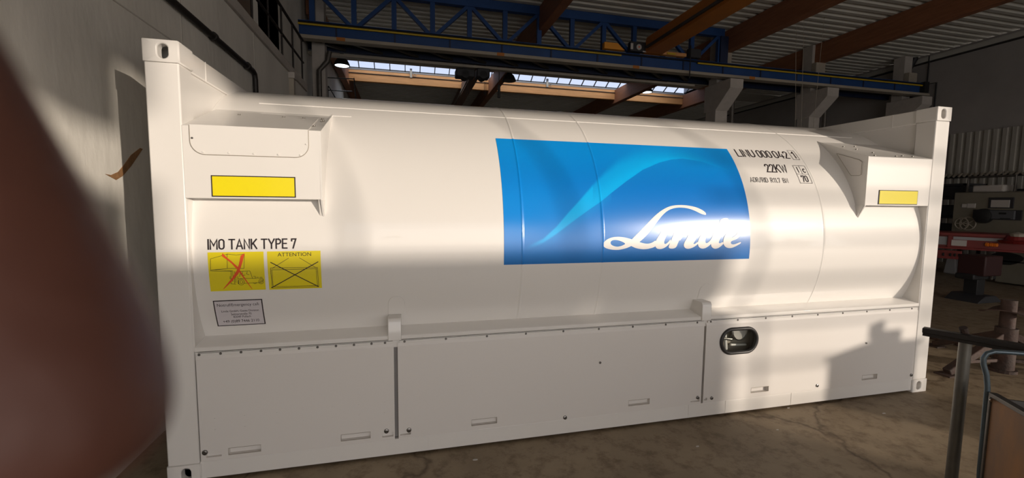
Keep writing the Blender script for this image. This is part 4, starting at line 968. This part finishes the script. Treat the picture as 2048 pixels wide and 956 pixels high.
# red trailer chassis
lf = U(1945, 600, 2, 0)
pT = [U(1868, 464, 2, 1.16), U(2060, 472, 2, 1.16)]
d = (pT[1] - pT[0]); d.z = 0; d.normalize(); nrm = Vector((d.y, -d.x, 0))
if nrm.dot(CAM - pT[0]) < 0: nrm = -nrm
P0 = pT[0] - d * 1.2; P1 = pT[1] + d * .7; back = -nrm
t = thing('trailer_chassis', (lf.x, lf.y, 0), 'red steel trailer chassis on a landing leg, at the right beyond the tank', 'trailer')
def bz(p, q, z0, z1, n0, n1, name, m_, bev=0, lab=None):
    p = Vector((p.x, p.y, 0)); q = Vector((q.x, q.y, 0))
    vs = [p + nrm * n0, q + nrm * n0, q + nrm * n1, p + nrm * n1]; m = MB()
    m.add([v + Vector((0, 0, z0)) for v in vs] + [v + Vector((0, 0, z1)) for v in vs], [(0, 3, 2, 1), (4, 5, 6, 7), (0, 1, 5, 4), (1, 2, 6, 5), (2, 3, 7, 6), (3, 0, 4, 7)])
    return m.obj(name, m_, t, bevel=bev, label=lab)
bz(P0, P1, 1.10, 1.16, 0, -.9, 'upper_flange', M['red'], .006)
bz(P0, P1, .86, 1.10, -.06, -.09, 'web', M['red'])
bz(P0, P1, .82, .86, 0, -.2, 'lower_flange', M['red'], .006)
def along(u, v=490): # position on the chassis front face seen at column u
    n_ = nrm; o_ = pT[0]; r_ = ray(u, v); k_ = (o_ - CAM).dot(n_) / r_.dot(n_); return CAM + r_ * k_
for u0, u1, z0, z1, m_, nm in ((1860, 1893, .90, 1.07, 'greypaint', 'marking_strip'), (1905, 2024, 1.02, 1.08, 'greypaint', 'marking_strip'), (1902, 1933, .89, 1.01, 'paper', 'licence_sign')):
    bz(along(u0), along(u1), z0, z1, -.058, -.05, nm, M[m_])
bz(along(1895), along(1901), .86, 1.10, -.06, .0, 'stiffener', M['red'])
for u in (1975, 1984, 1992):
    p = along(u); MB().lathe([(.0, -.02), (.035, -.02), (.04, .02), (.0, .02)], Vector((p.x, p.y, .95)) - nrm * .04, 16, 1).obj('side_lamp', M['redbright'], t, label='small orange side lamp')
p = along(2030)
MB().lathe([(0, 0), (.2, 0), (.24, .05), (.16, .07), (.12, .16), (.0, .17)], (p.x, p.y, 1.0), 18).obj('twist_lock', M['red'], t, smooth=False)
MB().lathe([(0, 0), (.10, 0), (.12, .05), (0, .09)], (p.x - .05, p.y - .05, 1.14), 10).obj('lock_head', M['pale'], t)
bz(along(1860), along(1925), .60, .78, -.1, -.14, 'cross_beam', M['red'], .005)
for u in (1886, 1900, 1909, 1918):
    p = along(u, 520); MB().lathe([(.0, -.004), (.035, -.004), (.035, .01), (0, .01)], Vector((p.x, p.y, .69)) - nrm * .095, 14, 1).obj('hole', M['black'], t)
lx, ly = lf.x, lf.y
MB().box(lx - .22, lx + .22, ly - .25, ly + .15, .48, .84).obj('leg_mount', mat('shaded_red_steel', (.035, .008, .008), .6), t, bevel=.02)  # darker copy of the trailer red, shade put into its colour
MB().box(lx - .10, lx + .10, ly - .10, ly + .10, .10, .52).obj('landing_leg', M['black'], t, bevel=.01)
MB().box(lx - .28, lx + .3, ly - .14, ly + .14, .40, .50).obj('gear_box', M['black'], t, bevel=.02)
MB().prism([(lx - .32, 0), (lx + .32, 0), (lx + .14, .12), (lx - .14, .12)], 1, ly - .25, ly + .25).obj('foot_plate', M['machdark'], t, bevel=.01)
for i in range(4): MB().lathe([(0, -.02), (.022, -.018), (.025, 0)], (lx + .12 + .0 * i, ly - .16, .42 + .045 * i), 10, 1).obj('bolt', M['steel'], t)
# beige machine housing at the far right
XM = 14.3
m0 = U(1909, 385, 0, XM); zt_ = m0.z; ybase = m0.y
t = thing('machine_housing', (XM, ybase - 1.5, 0), 'long beige machine housing with a panel and paper notice, behind the red chassis', 'machine')
MB().box(XM, XM + 1.4, ybase - 4.5, ybase, .98, zt_).obj('upper_body', M['machine'], t, bevel=.02)
MB().box(XM - .02, XM + 1.35, ybase - 4.5, ybase - .9, 0.03, 1.0).obj('lower_body', M['machine'], t, bevel=.02)
def MP(u, v, x=XM): return U(u, v, 0, x)
def plate(u0, v0, u1, v1, name, m_, dpt=.03, par=None, lab=None):
    a, b = MP(u0, v0), MP(u1, v1)
    return MB().box(XM - dpt, XM + .01, min(a.y, b.y), max(a.y, b.y), min(a.z, b.z), max(a.z, b.z)).obj(name, m_, par or t, bevel=.005, label=lab)
plate(1979, 395, 2027, 417, 'notice_board', M['machdark'], .02)
plate(1984, 400, 2020, 415, 'paper_notice', M['paper'], .03, lab='white paper notice')
plate(1925, 408, 1934, 415, 'switch_label', M['paper'], .02); plate(1936, 407, 1951, 416, 'switch_label', M['paper'], .02)
plate(1948, 419, 2044, 441, 'control_recess', M['machdark'], .03)
plate(1982, 421, 2032, 439, 'control_unit', M['machmid'], .08)
plate(2005, 436, 2026, 438, 'button_row', M['black'], .09); plate(2003, 425, 2018, 429, 'button_row', M['black'], .09)
p = MP(1970, 432); MB().lathe([(.0, -.12), (.10, -.12), (.16, -.09), (.17, -.02), (.17, 0), (0, 0)], (XM - .02, p.y, p.z), 24, 0).obj('round_dial', M['black'], t, smooth=True)
for u, r in ((1925, .13), (1937, .15)):
    p = MP(u, 447); MB().tube([(XM - .03, p.y + r * math.cos(i * PI / 10), p.z + r * math.sin(i * PI / 10)) for i in range(21)], .015, 6).obj('reel', M['pale'], t, smooth=True)
    for k_ in range(5): MB().tube([(XM - .03, p.y, p.z), (XM - .03, p.y + r * math.cos(k_ * 1.257), p.z + r * math.sin(k_ * 1.257))], .012, 5).obj('spoke', M['pale'], t)
p = MP(2010, 517, XM - .02)
MB().add([(XM - .03, p.y + .30 * math.cos(i * PI / 8) * (1 - .15 * math.sin(i * PI / 4)), p.z + .14 * math.sin(i * PI / 8)) for i in range(16)], [tuple(range(16))]).obj('opening', M['black'], t)
MB().box(XM - .03, XM, ybase - 4.5, ybase - .9, .5, .53).obj('seam', M['machdark'], t)
p = MP(1968, 383)
b_ = thing('machine_motor', (XM + .3, p.y, zt_), 'pale motor unit with a frame sitting on top of the beige machine', 'motor')
MB().box(XM + .1, XM + .5, p.y - .28, p.y + .28, zt_, zt_ + .16).obj('motor_block', M['paper'], b_, bevel=.03)
MB().tube([(XM + .2, p.y - .42, zt_ + .01), (XM + .2, p.y - .42, zt_ + .36), (XM + .2, p.y + .42, zt_ + .36), (XM + .2, p.y + .42, zt_ + .01)], .03, 8).obj('frame', M['greysteel'], b_)
tag(MB().lathe([(0, 0), (.16, 0), (.17, .12), (.12, .2), (0, .2)], (XM + .3, p.y - .7, zt_), 16).obj('cable_reel', M['machmid']), 'small grey coil lying on the beige machine right of the motor', 'reel')
# serrated rack on the wall behind
q0, q1 = U(1878, 354, 0, XR - .15), U(2060, 345, 0, XR - .15)
t = thing('wall_rack', (XR - .1, (q0.y + q1.y) / 2, q0.z), 'dark horizontal tool rack with many short hooks on the ribbed wall', 'rack')
MB().box(XR - .18, XR - .08, q1.y, q0.y, q0.z - .06, q0.z - .0).obj('rail', M['black'], t)
for i in range(16):
    y = q1.y + (q0.y - q1.y) * (i + .5) / 16
    MB().bar((XR - .2, y - .04, q0.z + .07), (XR - .2, y + .05, q0.z - .03), .05, .04).obj('hook', M['pale'], t)
for i in range(2):
    zq = U(1900, 381 + 0 * i, 0, XR - .15).z
q2_ = U(1880, 381, 0, XR - .15)
tag(MB().box(XR - .22, XR - .04, q1.y, q0.y, q2_.z - .05, q2_.z).obj('wall_shelf', M['black'], bevel=.005), 'narrow dark shelf board below the tool rack on the ribbed wall', 'shelf')
# dark storage rack between the tank and the machine
q3 = U(1893, 430, 0, 15.2)
t = thing('storage_rack', (15.2, q3.y, 0), 'dark storage rack standing left of the beige machine', 'rack')
for dy in (-.35, .75):
    MB().box(15.2, 15.26, q3.y + dy, q3.y + dy + .06, 0, 2.3).box(15.9, 15.96, q3.y + dy, q3.y + dy + .06, 0, 2.3).obj('upright', M['black'], t)
for z in (.4, .9, 1.4, 1.9, 2.25): MB().box(15.2, 15.96, q3.y - .35, q3.y + .81, z, z + .05).obj('shelf_board', M['machdark'], t)
for z in (.95, 1.45, 1.95): MB().box(15.3, 15.9, q3.y - .25, q3.y + .6, z, z + .3).obj('storage_bin', M['machdark'], t, bevel=.02)
# grey pallet block under the machine, white canister
p = U(1900, 548, 2, 0)
tag(MB().prism([(p.y - .12, 0), (p.y + .16, 0), (p.y + .10, .42), (p.y - .08, .42)], 0, p.x, p.x + .25).obj('canister', M['greypaint'], bevel=.03), 'pale grey canister on the floor beneath the red chassis', 'canister')
# wall pipes at the far right wall
for u, v0, v1, lab in ((1818, 112, 235, 'thick dark down pipe bending along the right wall above the runway end'),):
    a, b, c3 = U(1829, 118, 0, XR - .15), U(1817, 140, 0, XR - .15), U(1814, 240, 0, XR - .15)
    tag(MB().tube([Vector((a.x, a.y, ZR - .02)), a, b, Vector((b.x, b.y, 0))], .09, 12).obj('down_pipe', M['black'], smooth=True), lab, 'pipe')
a, b, c3 = U(1859, 112, 0, XR - .05), U(1852, 200, 0, XR - .05), U(1873, 165, 0, XR - .05)
tag(MB().tube([a, Vector((a.x, a.y, U(1854, 182, 0, XR - .05).z))], .02, 8).obj('wall_conduit', M['black']), 'thin dark upright conduit on the right wall beside the down pipe', 'conduit')
tag(MB().tube([U(1846, 170, 0, XR - .05), c3, Vector((c3.x, c3.y, 0))], .02, 8).obj('wall_conduit', M['black']), 'thin dark conduit turning down the right wall above the tank corner', 'conduit')
# chips of debris on the floor
for i, (u, v, s_) in enumerate(((950, 920, .010), (1768, 827, .008), (1395, 893, .007), (1577, 816, .006), (1555, 860, .006))):
    p = U(u, v, 2, 0); m = MB(); n_ = 7
    top_ = [(p.x + s_ * (1 + .5 * random.random()) * math.cos(j * 2 * PI / n_) * 1.6, p.y + s_ * (.6 + .5 * random.random()) * math.sin(j * 2 * PI / n_)) for j in range(n_)]
    m.prism(top_, 2, .0, .004)
    tag(m.obj('floor_chip', M['paper']), ['pale chip of debris on the floor below the left end of the container rail', 'pale scrap on the floor at the right end of the rail', 'small pale scrap on the floor below the second panel', 'tiny pale scrap close to the rail below the right panel', 'tiny pale scrap on the sunlit floor, right of the small scrap'][i], 'debris', 'scraps on the floor')
# rust stain relief on the left wall (a scuffed scar in the render)
scar = [U(u, v, 0, XL + .001) for u, v in ((210, 348), (232, 360), (245, 352), (262, 332), (285, 298), (280, 296), (262, 310), (246, 332), (236, 344), (222, 350))]
o = MB().prism([(p.y, p.z) for p in scar], 0, XL, XL + .003).obj('wall_scar', mat('scar', (.33, .17, .07), .9, var=.5, vscale=20)); tag(o, 'rusty brown scuff mark on the left concrete wall beside the corner post', 'stain')
# ================================================================ THE HAND HOLDING THE CAMERA, fingertip before the lens
def camp(x, y, z): return CAM + MROT @ Vector((x / 1000, y / 1000, z / 1000))      # millimetres in the photographer's frame
def skinned(name, chain, m_, parent=None, sub=2):
    """chain: (verts, radii, edges)"""
    vs, rs, es = chain; me = bpy.data.meshes.new(name); off = wloc(parent)
    me.from_pydata([tuple(v - off) for v in vs], es, []); o = bpy.data.objects.new(name, me); C.objects.link(o); o.parent = parent
    sk_ = o.modifiers.new('skin', 'SKIN'); sk_.use_smooth_shade = True
    for i, r in enumerate(rs):
        me.skin_vertices[0].data[i].radius = (r / 1000, r / 1000)
        me.skin_vertices[0].data[i].use_root = (i == 0)
    ss = o.modifiers.new('sub', 'SUBSURF'); ss.levels = sub; ss.render_levels = sub
    me.materials.append(m_); return o
V, R_, E_ = [], [], []
def vtx(p, r, par=None):
    V.append(camp(*p)); R_.append(r); i = len(V) - 1
    if par is not None: E_.append((par, i))
    return i
wrist = vtx((-112, 92, 12), 26)
palm = vtx((-92, 72, 4), 30, wrist)
fore = vtx((-165, 60, 70), 30, wrist); fore2 = vtx((-235, -20, 170), 36, fore)
fingers = [  # index first: its tip covers the left edge of the lens
    [((-66, 52, -14), 10.5), ((-52, 34, -21), 8.4), ((-40.4, 13.5, -24.5), 7.7), ((-34.0, 2.5, -24.6), 7.6), ((-29.4, -6.4, -24.5), 8.2), ((-27.2, -12.0, -24.3), 7.9), ((-26.2, -15.6, -24.2), 5.4)],
    [((-82, 40, -12), 8.5), ((-71, 20, -20), 7.8), ((-60, 0, -23), 7.4), ((-54, -14, -23), 7.0), ((-52, -19, -23), 6)],
    [((-95, 32, -10), 8), ((-87, 12, -18), 7.3), ((-79, -8, -22), 7), ((-74, -19, -22), 6.6), ((-72, -24, -22), 5.6)],
    [((-110, 28, -8), 7.2), ((-104, 10, -15), 6.6), ((-98, -4, -19), 6.2), ((-93, -13, -19), 5.8), ((-91, -17, -19), 5)],
]
for fg in fingers:
    p = palm
    for q_, r in fg: p = vtx(q_, r, p)
p = palm
for q_, r in (((-88, 60, 24), 13), ((-74, 46, 30), 11.5), ((-58, 30, 28), 10.5), ((-46, 18, 26), 8.5)): p = vtx(q_, r, p)
hand = skinned('person', (V, R_, E_), M['skin'])
tag(hand, "photographer's hand, its blurred brown fingertip covering the left side of the lens", 'person')
